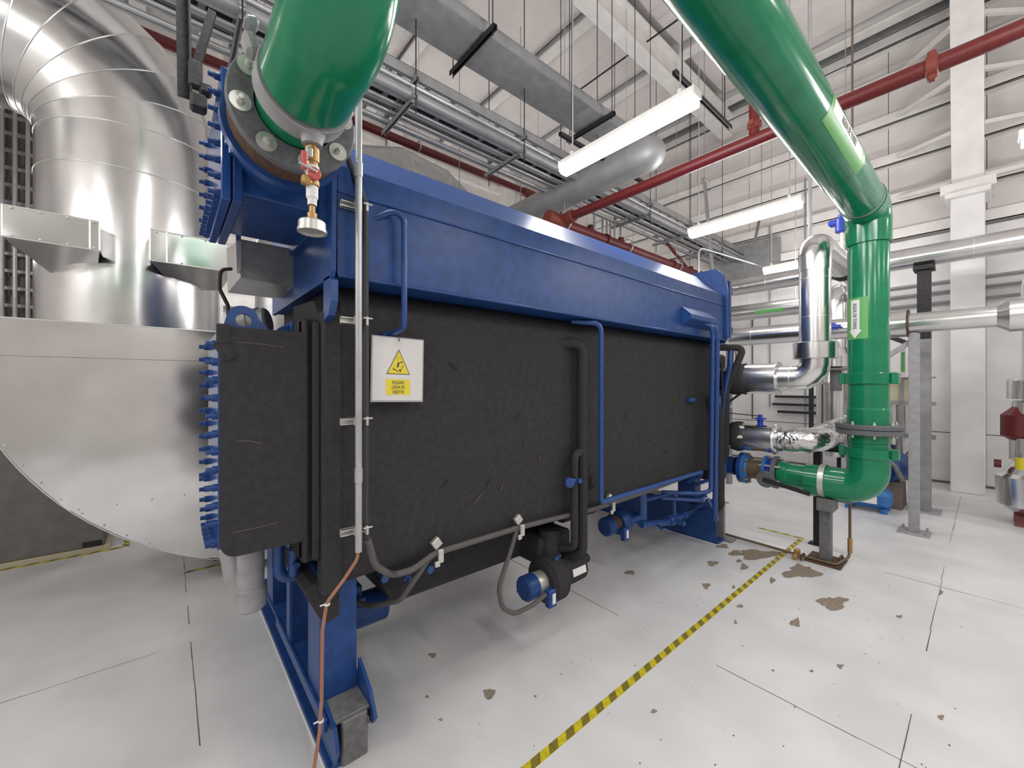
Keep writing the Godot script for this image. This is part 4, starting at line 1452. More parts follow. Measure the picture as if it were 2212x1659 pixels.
	for k in 25:
		pp.append(V(X, 0.785, 1.505 + 0.0075 * k))
		rr.append(0.1 + (0.0025 if k % 2 == 0 else -0.0025))
	m.tube(pp, rr, 26)
	obj("braid", m, M.braid, fx)
	m = MB.new()
	m.lathe(V(X, 0.785, 1.66), Vector3.FORWARD, [[0.0, 0.08], [0.0, 0.115], [0.02, 0.13], [0.02, 0.165], [0.05, 0.165], [0.05, 0.08]], 30)
	var bf = obj("blue_flange", m, M.blue_valve, fx)
	m = MB.new()
	m.lathe(V(X, 0.785, 1.712), Vector3.FORWARD, [[0.0, 0.08], [0.0, 0.165], [0.035, 0.165], [0.035, 0.08]], 30)
	obj("counter_flange", m, M.blue, fx)
	for k in 8:
		var a = TAU * k / 8.0
		inst("flange_bolt", hex_bolt(0.014, 0.03), M.brass, aim(V(X + cos(a) * 0.143, 0.785 + sin(a) * 0.143, 1.678), Vector3.BACK), bf)
	# stand under the inlet
	var s = thing("pipe_stand", "dark grey square steel post carrying the green inlet pipe on a strapped block", "stand", V(X + 0.02, 0, 1.0))
	m = MB.new()
	m.span(X - 0.03, X + 0.06, 0.015, 0.55, 0.955, 1.045, 0.006)
	obj("post", m, M.grey_steel, s)
	m = MB.new()
	m.span(X - 0.14, X + 0.16, 0.0, 0.015, 0.86, 1.14, 0.003)
	obj("base_plate", m, M.rust, s)
	m = MB.new()
	m.span(X - 0.11, X + 0.09, 0.50, 0.62, 0.92, 1.05, 0.006)
	m.span(X - 0.05, X + 0.12, 0.60, 0.64, 0.80, 0.95, 0.006)
	obj("support_block", m, M.grey_steel, s)
	m = MB.new()
	m.lathe(V(X, 0.768, 0.99), Vector3.FORWARD, [[0.0, 0.155], [0.0, 0.161], [0.045, 0.161], [0.045, 0.155], [0.0, 0.155]], 36)
	obj("pipe_strap", m, M.zinc, s)
	for h in [[1.15, 4.72], [0.9, 4.95]]:
		m = MB.new()
		m.tube(bend([V(h[1] - 0.1, 0.01, h[0]), V(h[1] - 0.1, 0.05, h[0]), V(h[1], 0.05, h[0]), V(h[1], 0.01, h[0])], 0.02), 0.01, 8)
		obj("floor_anchor", m, M.rust, s)
	var c = thing("floor_conduit", "thin brown conduit lying on the floor from machine foot to the pipe stand", "conduit", V(4.7, 0.0, 1.3))
	m = MB.new()
	m.tube(bend([V(4.72, 0.03, 1.90), V(4.69, 0.03, 1.15), V(4.70, 0.03, 0.90), V(5.0, 0.03, 0.86), V(5.05, 0.1, 0.86), V(5.05, 0.62, 0.86)], 0.04), 0.012, 10)
	obj("tube", m, M.braid, c)
	m = MB.new()
	m.cyl(V(5.05, 0.06, 0.86), V(5.05, 0.2, 0.86), 0.02, 10, 0.003)
	m.box(V(4.685, 0.045, 1.2), Vector3(0.05, 0.09, 0.05), 0.012)
	m.cyl(V(4.66, 0.03, 1.2), V(4.60, 0.025, 1.2), 0.024, 12, 0.004)
	obj("fitting", m, M.brass, c)

# ------------------------------------------------------------------ insulated silver connections at the far end
func seam_bands(parent, pts, r):
	for p in pts:
		var m = MB.new()
		m.washer(p[0] - p[1] * 0.004, p[0] + p[1] * 0.004, r + 0.003, r - 0.004, 32)
		obj("band", m, M.alu_edge, parent)

func build_silver_connections():
	var X = 4.8
	var y = 1.755
	var t = thing("silver_riser_pipe", "aluminium clad pipe leaving the machine at mid height and turning straight up", "pipe", V(X, y, 1.4))
	var m = MB.new()
	m.lathe(V(X, y, 1.84), Vector3.BACK, [[0.0, 0.1], [0.0, 0.17], [0.07, 0.178], [0.1, 0.165], [0.14, 0.172], [0.17, 0.15], [0.17, 0.1]], 30, true)
	obj("foam_collar", m, M.black_foam, t)
	m = MB.new()
	m.lathe(V(X, y, 1.68), Vector3.BACK, [[0.0, 0.1], [0.0, 0.16], [0.29, 0.16], [0.29, 0.175], [0.296, 0.175], [0.296, 0.1]], 36)
	obj("clad_barrel", m, M.alu, t)
	m = MB.new()
	m.tube(bend([V(X, y, 1.39), V(X, y, 1.085), V(X, y + 0.3, 1.085)], 0.2, 4), 0.128, 36)
	obj("mitred_elbow", m, M.alu, t)
	m = MB.new()
	m.tube([V(X, 1.95, 1.085), V(X, 2.87, 1.085)], 0.128, 36)
	obj("riser", m, M.alu, t)
	m = MB.new()
	m.lathe(V(X, 1.945, 1.085), Vector3.UP, [[0.0, 0.12], [0.0, 0.172], [0.005, 0.176], [0.155, 0.176], [0.16, 0.172], [0.16, 0.12]], 36)
	obj("valve_box", m, M.alu, t)
	m = MB.new()
	m.tube(bend([V(X, 2.8, 1.085), V(X, 3.05, 1.085), V(X + 0.32, 3.05, 1.085)], 0.2, 8), 0.134, 36)
	obj("top_elbow", m, M.alu, t)
	m = MB.new()
	m.tube([V(X + 0.25, 3.05, 1.085), V(7.73, 3.05, 1.085)], 0.128, 36)
	obj("top_run", m, M.alu, t)
	m = MB.new()
	m.washer(V(5.92, 3.05, 1.085), V(5.97, 3.05, 1.085), 0.14, 0.12, 36)
	obj("black_joint_band", m, M.rubber, t)
	m = MB.new()
	m.washer(V(6.02, 3.05, 1.085), V(6.05, 3.05, 1.085), 0.14, 0.12, 36)
	obj("black_joint_band", m, M.rubber, t)
	seam_bands(t, [[V(X, 2.35, 1.085), Vector3.UP], [V(X, 2.72, 1.085), Vector3.UP]], 0.128)
	seam_bands(t, [[V(X, y, 1.27), Vector3.BACK]], 0.128)
	# lower connection, wrapped in foil
	var yb = 1.125
	t = thing("foil_wrapped_pipe", "crinkled foil wrapped pipe leaving the machine just above the green inlet", "pipe", V(X, yb, 1.4))
	m = MB.new()
	m.lathe(V(X, yb, 1.84), Vector3.BACK, [[0.0, 0.1], [0.0, 0.15], [0.06, 0.165], [0.1, 0.16], [0.13, 0.14], [0.13, 0.1]], 30, true)
	obj("foam_collar", m, M.black_foam, t)
	m = MB.new()
	m.lathe(V(X, yb, 1.75), Vector3.BACK, [[0.0, 0.1], [0.0, 0.148], [0.32, 0.145], [0.33, 0.158], [0.35, 0.15], [0.36, 0.12]], 36)
	obj("clad_barrel", m, M.alu, t)
	m = MB.new()
	var path = bend([V(X, yb, 1.40), V(X, yb + 0.02, 1.08), V(X + 0.9, yb + 0.12, 0.98)], 0.3, 14)
	var cur = Curve3D.new()
	for p in path: cur.add_point(p)
	var L = cur.get_baked_length()
	var q = []
	var rr = []
	for k in 61:
		q.append(cur.sample_baked(L * k / 60.0))
		rr.append(0.118 + (0.005 if k % 6 < 3 else -0.003) + rng.randf_range(-0.004, 0.004))
	m.tube(q, rr, 26)
	obj("foil_wrap", m, M.foil, t)
	m = MB.new()
	m.lathe(V(X, yb, 1.56), Vector3.UP, [[0.13, 0.028], [0.20, 0.028], [0.20, 0.055], [0.215, 0.055], [0.215, 0.02], [0.25, 0.02], [0.25, 0.0]], 14)
	obj("valve_neck", m, M.blue_bright, t)
	m = MB.new()
	m.beam(V(X - 0.02, yb + 0.235, 1.57), V(X - 0.02, yb + 0.25, 1.86), 0.03, 0.008)
	obj("valve_lever", m, M.dark_steel, t)
	m = MB.new()
	m.box(V(X - 0.125, yb + 0.06, 1.72), Vector3(0.006, 0.14, 0.07), 0.0, Basis(Vector3.BACK, -0.45))
	obj("tag_plate", m, M.paper, t)
	t = thing("black_pipe_post", "black steel post with a short arm holding up the foil wrapped pipe", "stand", V(5.25, 0, 1.0))
	m = MB.new()
	m.span(5.2, 5.27, 0.0, 1.06, 1.12, 1.19, 0.005)
	m.span(5.18, 5.29, 0.0, 0.012, 1.08, 1.23)
	obj("post", m, M.dark_steel, t)
	m = MB.new()
	m.span(5.2, 5.27, 1.0, 1.08, 0.9, 1.15, 0.004)
	obj("arm", m, M.dark_steel, t)

# ------------------------------------------------------------------ aluminium duct and tank at left
func gored_duct(parent, pts: Array, r, mt, called = "duct_section", seg = 56):
	# straight sheet-metal sections meeting at mitre planes, one part each, with raised seams
	var rings = []
	var N = pts.size()
	var d0 = (pts[1] - pts[0]).normalized()
	var u = Vector3.UP if abs(d0.y) < 0.9 else Vector3.BACK
	var x = u.cross(d0).normalized()
	var y = d0.cross(x)
	var base = []
	for k in seg:
		var a = TAU * k / seg
		base.append((x * cos(a) + y * sin(a)) * r)
	var cur = []
	for k in seg: cur.append(pts[0] + base[k])
	rings.append(cur)
	for i in range(1, N):
		var dir = (pts[i] - pts[i - 1]).normalized()
		var pn = dir
		if i < N - 1: pn = (dir + (pts[i + 1] - pts[i]).normalized()).normalized()
		var nxt = []
		for k in seg:
			var p = rings[i - 1][k]
			nxt.append(p + dir * ((pts[i] - p).dot(pn) / dir.dot(pn)))
		rings.append(nxt)
		var m = MB.new()
		for k in seg:
			var k2 = (k + 1) % seg
			var na = (rings[i - 1][k] - pts[i - 1]); na = (na - dir * na.dot(dir)).normalized()
			var nb = (rings[i - 1][k2] - pts[i - 1]); nb = (nb - dir * nb.dot(dir)).normalized()
			m.quad(rings[i - 1][k], rings[i - 1][k2], nxt[k2], nxt[k], na, nb, nb, na)
		obj(called, m, mt, parent)
		if i < N - 1:
			m = MB.new()
			var loop = []
			for k in seg + 1: loop.append(nxt[k % seg])
			m.tube(loop, 0.005, 6, false)
			obj("seam_bead", m, M.alu_edge, parent)

func build_left_duct():
	var cx = -0.218
	var cd = 4.995
	var t = thing("aluminium_duct", "very wide vertical aluminium duct bending left in mitred sections", "duct", V(cx, 2.15, cd))
	var pts = [V(cx, 2.16, cd), V(cx, 3.40, cd), V(cx, 3.75, cd)]
	for k in range(1, 7):
		var a = PI / 2.0 * k / 6.0
		pts.append(V(cx - 0.78 * (1.0 - cos(a)), 3.75 + 0.78 * sin(a), cd))
	pts.append(V(-5.0, 4.53, cd))
	gored_duct(t, pts, 0.61, M.alu)
	# clad bracket boxes
	for b in [[-0.84, -0.385, 2.68, 2.89, -0.12], [-0.11, 0.42, 2.665, 2.905, 0.0]]:
		var m = MB.new()
		m.prism([Vector2(b[0], b[2]), Vector2(b[1], b[2] - 0.0), Vector2(b[1], b[3]), Vector2(b[0], b[3])], V(0, 0, 4.72), Vector3.RIGHT, Vector3.UP, Vector3(0, 0, 0.5))
		var bx = obj("bracket_box", m, M.alu_flat, t)
		m = MB.new()
		m.quad(V(b[0], b[2], 4.22), V(b[1], b[2], 4.22), V(b[1] - 0.05, b[2] - 0.1, 4.6), V(b[0] + 0.16, b[2] - 0.14, 4.6), Vector3(0, -0.9, 0.3))
		obj("box_underside", m, M.alu_flat, bx)
		m = MB.new()
		for y in [b[2], b[3]]: m.tube([V(b[0], y, 4.22), V(b[1], y, 4.22)], 0.006, 6)
		for x in [b[0], b[1], (b[1] - 0.05 if b[0] < -0.5 else b[0] + 0.1)]: m.tube([V(x, b[2], 4.219), V(x, b[3], 4.219)], 0.005, 6)
		obj("folded_edge", m, M.alu_edge, bx)
		for k in 4:
			for y in [b[2] + 0.012, b[3] - 0.012]:
				inst("rivet", rivet(), M.zinc, aim(V(lerp(b[0] + 0.04, b[1] - 0.03, k / 3.0), y, 4.215), Vector3.BACK), bx)
	# tank with a half-round clad face
	var k0 = thing("aluminium_tank", "huge half round aluminium clad tank end below the wide duct", "tank", V(1.03, 0.06, 4.9))
	var C = Vector2(1.03, 2.15)
	var R = 2.085
	var ys = [2.15, 1.892, 1.683, 1.462, 1.25, 1.02, 0.785, 0.60, 0.40, 0.22, 0.066]
	for i in range(ys.size() - 1):
		var poly = []
		var n = 9
		for k in n + 1:
			var y = lerp(ys[i], ys[i + 1], float(k) / n)
			poly.append(Vector2(-sqrt(max(R * R - (y - C.y) * (y - C.y), 0.0)), y - ys[i]))
		for k in range(n, -1, -1):
			var y = lerp(ys[i], ys[i + 1], float(k) / n)
			poly.append(Vector2(sqrt(max(R * R - (y - C.y) * (y - C.y), 0.0)), y - ys[i]))
		var clean = []
		for q in poly:
			if clean.is_empty() or clean[-1].distance_to(q) > 1e-4: clean.append(q)
		var tilt = [0.07, 0.03, -0.02, 0.045, -0.01, 0.05, -0.04, 0.05, 0.08, 0.04][i]
		var uy = Vector3(0, cos(tilt), -sin(tilt))
		var m = MB.new()
		m.prism(clean, V(C.x, ys[i], 4.3 - (0.007 if i % 2 == 0 else 0.0)), Vector3.RIGHT, uy, Vector3(0, 0, -0.004))
		obj("cladding_sheet", m, M.alu_flat, k0)
	var m2 = MB.new()
	var half = []
	for k in 41:
		var a = PI + PI * k / 40.0
		half.append(Vector2(C.x + (R - 0.008) * cos(a), C.y + (R - 0.008) * sin(a) - 0.0))
	m2.prism(half, V(0, 0, 5.55), Vector3.RIGHT, Vector3.UP, Vector3(0, 0, 1.22), true)
	obj("drum", m2, M.alu_flat, k0)
	m2 = MB.new()
	var arc = []
	for k in 61:
		var a = PI + PI * k / 60.0
		arc.append(V(C.x + R * cos(a), C.y + R * sin(a), 4.295))
	m2.tube(arc, 0.006, 6)
	m2.tube([V(C.x - R, 2.15, 4.295), V(C.x + R, 2.15, 4.295)], 0.007, 6)
	m2.tube([V(C.x - 1.55, 0.785, 4.297), V(C.x + 1.55, 0.785, 4.297)], 0.004, 6)
	obj("folded_edge", m2, M.alu_edge, k0)
	for k in 20:
		var a = PI + PI / 2.0 * (k + 0.5) / 20.0
		inst("rivet", rivet(), M.zinc, aim(V(C.x + (R - 0.025) * cos(a), C.y + (R - 0.025) * sin(a), 4.293), Vector3.BACK), k0)
	for k in 7:
		inst("rivet", rivet(), M.zinc, aim(V(-0.5 + 0.2 * k, 0.785, 4.291), Vector3.BACK), k0)
	for x in [0.45, 1.8]:
		m2 = MB.new()
		m2.span(x - 0.12, x + 0.12, 0.0, 0.3, 4.8, 5.4, 0.004)
		obj("saddle", m2, M.grey_steel, k0)
	# grey cabinet far left
	var g = thing("grey_cabinet", "dark grey equipment cabinet standing behind the aluminium tank at far left", "cabinet", V(-1.7, 0, 6.4))
	var m = MB.new()
	m.span(-3.2, -0.50, 0.04, 1.95, 5.9, 6.9, 0.01)
	obj("body", m, M.grey_wall, g)
	m = MB.new()
	m.span(-3.2, -0.46, 0.0, 0.04, 5.88, 6.92, 0.004)
	obj("plinth", m, M.beige, g)
	m = MB.new()
	m.span(-0.66, -0.52, 0.05, 0.10, 5.893, 5.9, 0.002)
	obj("black_label", m, M.rubber, g, "black label at the bottom corner")
	# upright cable ladder beyond the duct
	var l = thing("upright_cable_ladder", "tall upright cable ladders with steel tubes against a brown panel at far left", "ladder", V(-1.75, 0, 8.4))
	m = MB.new()
	m.span(-3.4, -1.15, 0.0, 6.4, 8.75, 8.85)
	obj("brown_panel", m, M.brown, l)
	for x in [-3.1, -2.65, -2.2, -1.93, -1.66, -1.55, -1.44, -1.25]:
		m = MB.new()
		m.tube([V(x, 0.0, 8.35), V(x, 6.4, 8.35)], 0.022, 10)
		obj("tube", m, M.galv_dull, l)
	for x in [-1.85, -1.35]:
		m = MB.new()
		m.span(x - 0.03, x + 0.03, 0.0, 6.4, 8.5, 8.56, 0.002)
		obj("side_rail", m, M.galv_dull, l)
	var rg = MB.new()
	rg.box(Vector3.ZERO, Vector3(2.2, 0.045, 0.03), 0.003)
	var rmesh = rg.mesh()
	var y = 1.6
	while y < 6.3:
		inst("rung", rmesh, M.galv_dull, Transform3D(Basis(), V(-2.25, y, 8.46)), l)
		y += 0.23
	m = MB.new()
	for k in 5: m.tube([V(-1.78 + 0.085 * k, 0.0, 8.6), V(-1.78 + 0.085 * k, 6.4, 8.6)], 0.03, 8)
	obj("cable_bundle", m, M.brown, l)

func rivet():
	if not shared.has("rivet"):
		var m = MB.new()
		m.lathe(Vector3.ZERO, Vector3.UP, [[0.0, 0.008], [0.004, 0.0065], [0.006, 0.0]], 8)
		shared.rivet = m.mesh()
	return shared.rivet

# ------------------------------------------------------------------ overhead services
func run(called, label, cat, a: Vector3, b: Vector3, r, mt, group = "", seg = 10):
	var m = MB.new()
	m.tube([a, b], r, seg)
	return solo(called, m, mt, label, cat, a, group)

func build_overhead():
	# cable ladder along the machine
	var L = thing("cable_ladder", "long overhead cable ladder with open rungs running the length of the room", "cable ladder", V(3.5, 4.676, 3.906))
	var m = MB.new()
	m.channel(V(-0.75, 4.723, 3.627), V(10.2, 4.723, 3.627), 0.11, 0.03, 0.004, Vector3.FORWARD)
	obj("side_rail", m, M.galv_dull, L)
	m = MB.new()
	m.channel(V(-0.75, 4.723, 4.185), V(10.2, 4.723, 4.185), 0.11, 0.03, 0.004, Vector3.BACK)
	obj("side_rail", m, M.galv_dull, L)
	var rm = MB.new()
	rm.box(Vector3.ZERO, Vector3(0.05, 0.02, 0.56), 0.002)
	var rung = rm.mesh()
	var x = -0.7
	while x < 10.1:
		inst("rung", rung, M.galv_dull, Transform3D(Basis(), V(x, 4.685, 3.906)), L)
		x += 0.3
	for k in 5:
		run("power_cable", "black power cable in the cable ladder, %s from the machine side" % ["first", "second", "third", "fourth", "fifth"][k], "cable", V(-0.75, 4.718, 3.89 + k * 0.05), V(10.0, 4.718, 3.89 + k * 0.05), 0.024, M.rubber, "cables in the cable ladder", 8)
	run("large_conduit", "thickest galvanized conduit hung just under the cable ladder", "conduit", V(-0.75, 4.537, 3.655), V(10.1, 4.537, 3.655), 0.05, M.galv_dull, "", 14)
	run("upper_conduit", "medium galvanized conduit hung between cable ladder and thickest conduit", "conduit", V(-0.75, 4.639, 3.664), V(10.1, 4.639, 3.664), 0.026, M.galv, "", 10)
	var ds = [3.75, 3.81, 3.88, 3.95, 4.03, 4.11, 4.2, 4.29]
	for k in ds.size():
		run("thin_conduit", "thin galvanized conduit below the cable ladder, %s from the machine side" % ["first", "second", "third", "fourth", "fifth", "sixth", "seventh", "eighth"][k], "conduit", V(-0.75, 4.545 + 0.026 * (k % 2), ds[k]), V(9.9, 4.545 + 0.026 * (k % 2), ds[k]), 0.0165 if k % 3 else 0.022, M.galv, "bundle of conduits below the cable ladder")
	var hx = [0.42, 1.83, 3.25, 4.65, 6.05, 7.45, 8.85]
	for h in hx:
		var t = thing("trapeze_hanger", "steel trapeze hanger under the cable ladder, %s from the wide duct" % ["first", "second", "third", "fourth", "fifth", "sixth", "seventh"][hx.find(h)], "hanger", V(h, 4.304, 3.906), "trapeze hangers of the cable ladder")
		m = MB.new()
		m.channel(V(h, 4.653, 3.553), V(h, 4.653, 4.297), 0.041, 0.041, 0.004, Vector3.DOWN)
		obj("strut", m, M.galv_dull, t)
		m = MB.new()
		m.channel(V(h, 4.50, 3.590), V(h, 4.50, 4.371), 0.041, 0.041, 0.004, Vector3.DOWN)
		obj("strut", m, M.galv_dull, t)
		for d in [3.59, 4.29]:
			m = MB.new()
			m.tube([V(h, 4.332, d), V(h, 8.2, d)], 0.006, 6)
			obj("rod", m, M.dark_steel, t)
		m = MB.new()
		m.washer(V(h - 0.02, 4.537, 3.655), V(h + 0.02, 4.537, 3.655), 0.06, 0.05, 16)
		m.box(V(h, 4.611, 3.655), Vector3(0.04, 0.06, 0.02))
		obj("conduit_clamp", m, M.galv, t)
	# solid tray
	var T = thing("solid_cable_tray", "wide closed grey cable tray hung high above the machine", "cable tray", V(1.0, 5.25, 3.5))
	m = MB.new()
	m.span(-5.0, 5.1, 5.24, 5.25, 3.28, 3.76)
	obj("bottom_sheet", m, M.galv_dull, T)
	for d in [3.28, 3.76]:
		m = MB.new()
		m.span(-5.0, 5.1, 5.25, 5.36, d - 0.004, d + 0.004)
		m.span(-5.0, 5.1, 5.352, 5.36, d - 0.02, d + 0.02)
		obj("side_flange", m, M.galv_dull, T)
	for h in [-0.2, 2.44, 4.4]:
		var t = thing("tray_hanger", "short dark strut with two rods under the closed cable tray, " + ("behind the green elbow" if h < 0.0 else ("middle one" if h < 3.0 else "near the lamp")), "hanger", V(h, 5.2, 3.5), "hangers of the closed cable tray")
		m = MB.new()
		m.channel(V(h, 5.21, 3.12), V(h, 5.21, 3.93), 0.05, 0.05, 0.004, Vector3.DOWN)
		obj("strut", m, M.dark_steel, t)
		for d in [3.16, 3.89]:
			m = MB.new()
			m.tube([V(h, 5.14, d), V(h, 8.2, d)], 0.006, 6)
			obj("rod", m, M.dark_steel, t)
	for s in [["lamp_strut", "dark steel strut across above the near lamp, over the round duct", V(3.45, 4.6, 3.2), V(5.2, 4.6, 3.2)], ["lamp_strut", "dark steel strut across above the near lamp, next to the green pipe", V(3.58, 4.6, 1.88), V(4.85, 4.6, 1.88)], ["lamp_strut", "grey steel strut behind the machine, beside the red branch", V(3.3, 4.3, 5.4), V(5.0, 4.3, 5.4)]]:
		m = MB.new()
		m.channel(s[2], s[3], 0.041, 0.041, 0.004, Vector3.DOWN)
		for e in [0.12, 0.88]:
			var q = s[2].lerp(s[3], e)
			m.tube([q, Vector3(q.x, 8.09, q.z)], 0.006, 6)
		solo(s[0], m, M.dark_steel if s[1].begins_with("dark") else M.galv_dull, s[1], "strut", s[2], "suspended struts")
	for s in [[V(6.7, 5.05, 3.0), V(7.1, 3.1, 3.0), "left"], [V(9.3, 5.3, 3.0), V(8.6, 3.9, 3.0), "right"]]:
		m = MB.new()
		m.channel(s[0], s[1], 0.041, 0.041, 0.004, Vector3.BACK)
		m.tube([s[0], Vector3(s[0].x, 8.2, s[0].z)], 0.006, 6)
		m.box(s[0], Vector3(0.07, 0.07, 0.07), 0.01)
		solo("brace_strut", m, M.galv_dull, "slanted grey strut hanging behind the far lamp, " + s[2] + " one of the two", "strut", s[0], "slanted struts")
	# round duct end
	var R = thing("round_duct", "round grey duct ending in a domed cap behind the near lamp", "duct", V(4.45, 4.3, 3.7))
	m = MB.new()
	m.lathe(V(4.45, 4.5, 5.2), Vector3.BACK, [[0.0, 0.2], [2.45, 0.2]], 36)
	obj("duct_run", m, M.galv_dull, R)
	m = MB.new()
	m.lathe(V(4.45, 4.5, 2.75), Vector3.BACK, [[0.0, 0.202], [0.12, 0.198], [0.2, 0.16], [0.25, 0.11], [0.28, 0.05], [0.285, 0.0]], 36, true)
	obj("domed_cap", m, M.galv_dull, R)
	# sprinkler mains
	var S = thing("red_sprinkler_pipe", "red sprinkler branch pipe crossing overhead towards the right edge", "pipe", V(4.3, 4.05, 0.0))
	m = MB.new()
	m.tube([V(4.3, 4.05, 3.9), V(4.3, 4.05, -6.0)], 0.06, 20)
	obj("pipe_run", m, M.red, S)
	m = MB.new()
	m.tube([V(4.3, 4.05, 1.45), V(4.3, 5.4, 1.45)], 0.045, 16)
	obj("branch_riser", m, M.red, S)
	for c in [[V(4.3, 4.05, 0.26), Vector3.BACK, 0.075], [V(4.3, 4.19, 1.45), Vector3.UP, 0.06]]:
		m = MB.new()
		m.cyl(c[0] - c[1] * 0.035, c[0] + c[1] * 0.035, c[2], 20, 0.008)
		var sd = Vector3.UP if c[1] == Vector3.BACK else Vector3.RIGHT
		for s in [-1, 1]: m.box(c[0] + sd * s * (c[2] + 0.01), Vector3(0.05, 0.05, 0.05), 0.01)
		obj("grooved_coupling", m, M.rust_red, S)
	S = thing("red_sprinkler_main", "thick red sprinkler main running along behind the machine top", "pipe", V(6.5, 4.0, 3.95))
	m = MB.new()
	m.tube([V(4.05, 4.0, 3.95), V(10.2, 4.0, 3.95)], 0.08, 22)
	obj("pipe_run", m, M.red, S)
	m = MB.new()
	m.cyl(V(4.0, 4.02, 3.95), V(4.45, 4.02, 3.95), 0.1, 20, 0.02)
	m.cyl(V(4.3, 4.03, 3.95), V(4.3, 4.05, 3.72), 0.085, 20, 0.01)
	obj("tee_fitting", m, M.rust_red, S)
	for c in [5.3, 7.4, 8.6]:
		m = MB.new()
		m.washer(V(c, 4.0, 3.95), V(c + 0.06, 4.0, 3.95), 0.1, 0.08, 20)
		obj("grooved_coupling", m, M.red, S)
	for b in [[V(4.95, 4.02, 3.95), V(4.8, 4.36, 4.5)], [V(5.75, 4.02, 3.95), V(5.55, 4.36, 4.5)], [V(8.2, 4.0, 3.95), V(7.6, 4.6, 4.2)]]:
		m = MB.new()
		m.tube([b[0], b[1]], 0.03, 12)
		m.cyl(b[0] + Vector3(0, 0.03, 0), b[0] + Vector3(0, 0.12, 0), 0.05, 14, 0.006)
		obj("branch", m, M.red, S)
	for h in [4.35, 5.9, 7.6]:
		m = MB.new()
		m.washer(V(h, 4.02, 3.95), V(h + 0.02, 4.02, 3.95), 0.13, 0.118, 20)
		m.tube([V(h + 0.01, 4.14, 3.95), V(h + 0.01, 8.2, 3.95)], 0.005, 6)
		obj("loop_hanger", m, M.galv, S)
	S = thing("red_far_pipe", "thin red sprinkler pipe farther back below the conduit bundle", "pipe", V(0.0, 5.68, 6.2))
	m = MB.new()
	m.tube([V(-5.0, 5.68, 6.2), V(6.4, 5.68, 6.2)], 0.066, 16)
	obj("pipe_run", m, M.red, S)
	m = MB.new()
	m.tube([V(5.74, 5.65, 6.2), V(5.74, 4.1, 6.2)], 0.06, 14)
	obj("drop_pipe", m, M.red, S)
	m = MB.new()
	m.cyl(V(5.58, 5.68, 6.2), V(5.9, 5.68, 6.2), 0.085, 16, 0.01)
	m.cyl(V(5.74, 5.60, 6.2), V(5.74, 5.48, 6.2), 0.08, 16, 0.01)
	obj("tee_fitting", m, M.rust_red, S)
	for h in [1.3, 3.2, 6.0]:
		m = MB.new()
		m.washer(V(h, 5.70, 6.2), V(h + 0.02, 5.70, 6.2), 0.09, 0.08, 16)
		m.tube([V(h + 0.01, 5.78, 6.2), V(h + 0.01, 8.2, 6.2)], 0.005, 6)
		obj("loop_hanger", m, M.galv, S)
	# arched aluminium duct behind the machine
	var A = thing("arched_duct", "arched galvanized duct rising behind the blue machine top", "duct", V(2.9, 0.0, 6.4))
	var pts = [V(1.63, 0.0, 6.4), V(1.66, 3.46, 6.4), V(1.88, 4.15, 6.4), V(2.32, 4.61, 6.4), V(2.89, 4.79, 6.4), V(3.45, 4.74, 6.4), V(3.89, 4.49, 6.4), V(4.17, 4.08, 6.4), V(4.27, 3.58, 6.4), V(4.27, 0.0, 6.4)]
	gored_duct(A, pts, 0.76, M.galv, "duct_section", 40)
	# drops from the ladder to the machine
	var nth = ["first", "second", "third", "fourth", "fifth", "sixth"]
	for x2 in [5.36, 5.58, 5.7, 5.8, 5.92, 6.1]:
		run("drop_conduit", "thin upright conduit behind the machine, %s of six from the left" % nth[[5.36, 5.58, 5.7, 5.8, 5.92, 6.1].find(x2)], "conduit", V(x2, 0.0, 4.2), V(x2, 4.5, 4.2), 0.019, M.galv, "upright conduits behind the machine")
	# lamp feeds
	m = MB.new()
	m.tube(bend([V(5.5, 8.2, 1.28), V(5.5, 3.1, 1.28), V(5.65, 2.75, 1.25), V(5.7, 2.5, 1.2)], 0.1), 0.012, 8)
	solo("lamp_feed_conduit", m, M.galv, "thin grey conduit dropping past the far lamp to the silver riser", "conduit", V(5.45, 2.5, 1.43))
	run("valve_feed_conduit", "thin bright conduit dropping straight onto the silver riser top", "conduit", V(5.1, 3.1, 1.2), V(5.1, 8.2, 1.2), 0.012, M.galv)
	m = MB.new()
	m.tube(bend([V(6.5, 2.53, 3.0), V(6.5, 3.9, 3.0), V(8.25, 3.9, 2.75), V(8.25, 3.84, 2.66)], 0.12), 0.014, 8)
	solo("looped_conduit", m, M.galv, "thin conduit curving over toward the farthest lamp", "conduit", V(6.5, 3.05, 3.0))
	var wx = [[9.0, 6.6, -2.0, 6.0], [6.6, 7.9, -6.0, 6.0]]
	for w in wx:
		run("ceiling_conduit", "thin dark conduit fixed across under the white roof, " + ("by the far wall" if w[0] > 8.0 else "between two purlins"), "conduit", V(w[0], w[1], w[2]), V(w[0], w[1], w[3]), 0.016, M.dark_steel, "conduits under the roof")
	run("hanging_wire_rod", "long thin rod hanging in front of the far wall right of the green pipe", "rod", V(6.3, 2.5, 1.05), V(6.3, 8.2, 1.05), 0.011, M.brown)

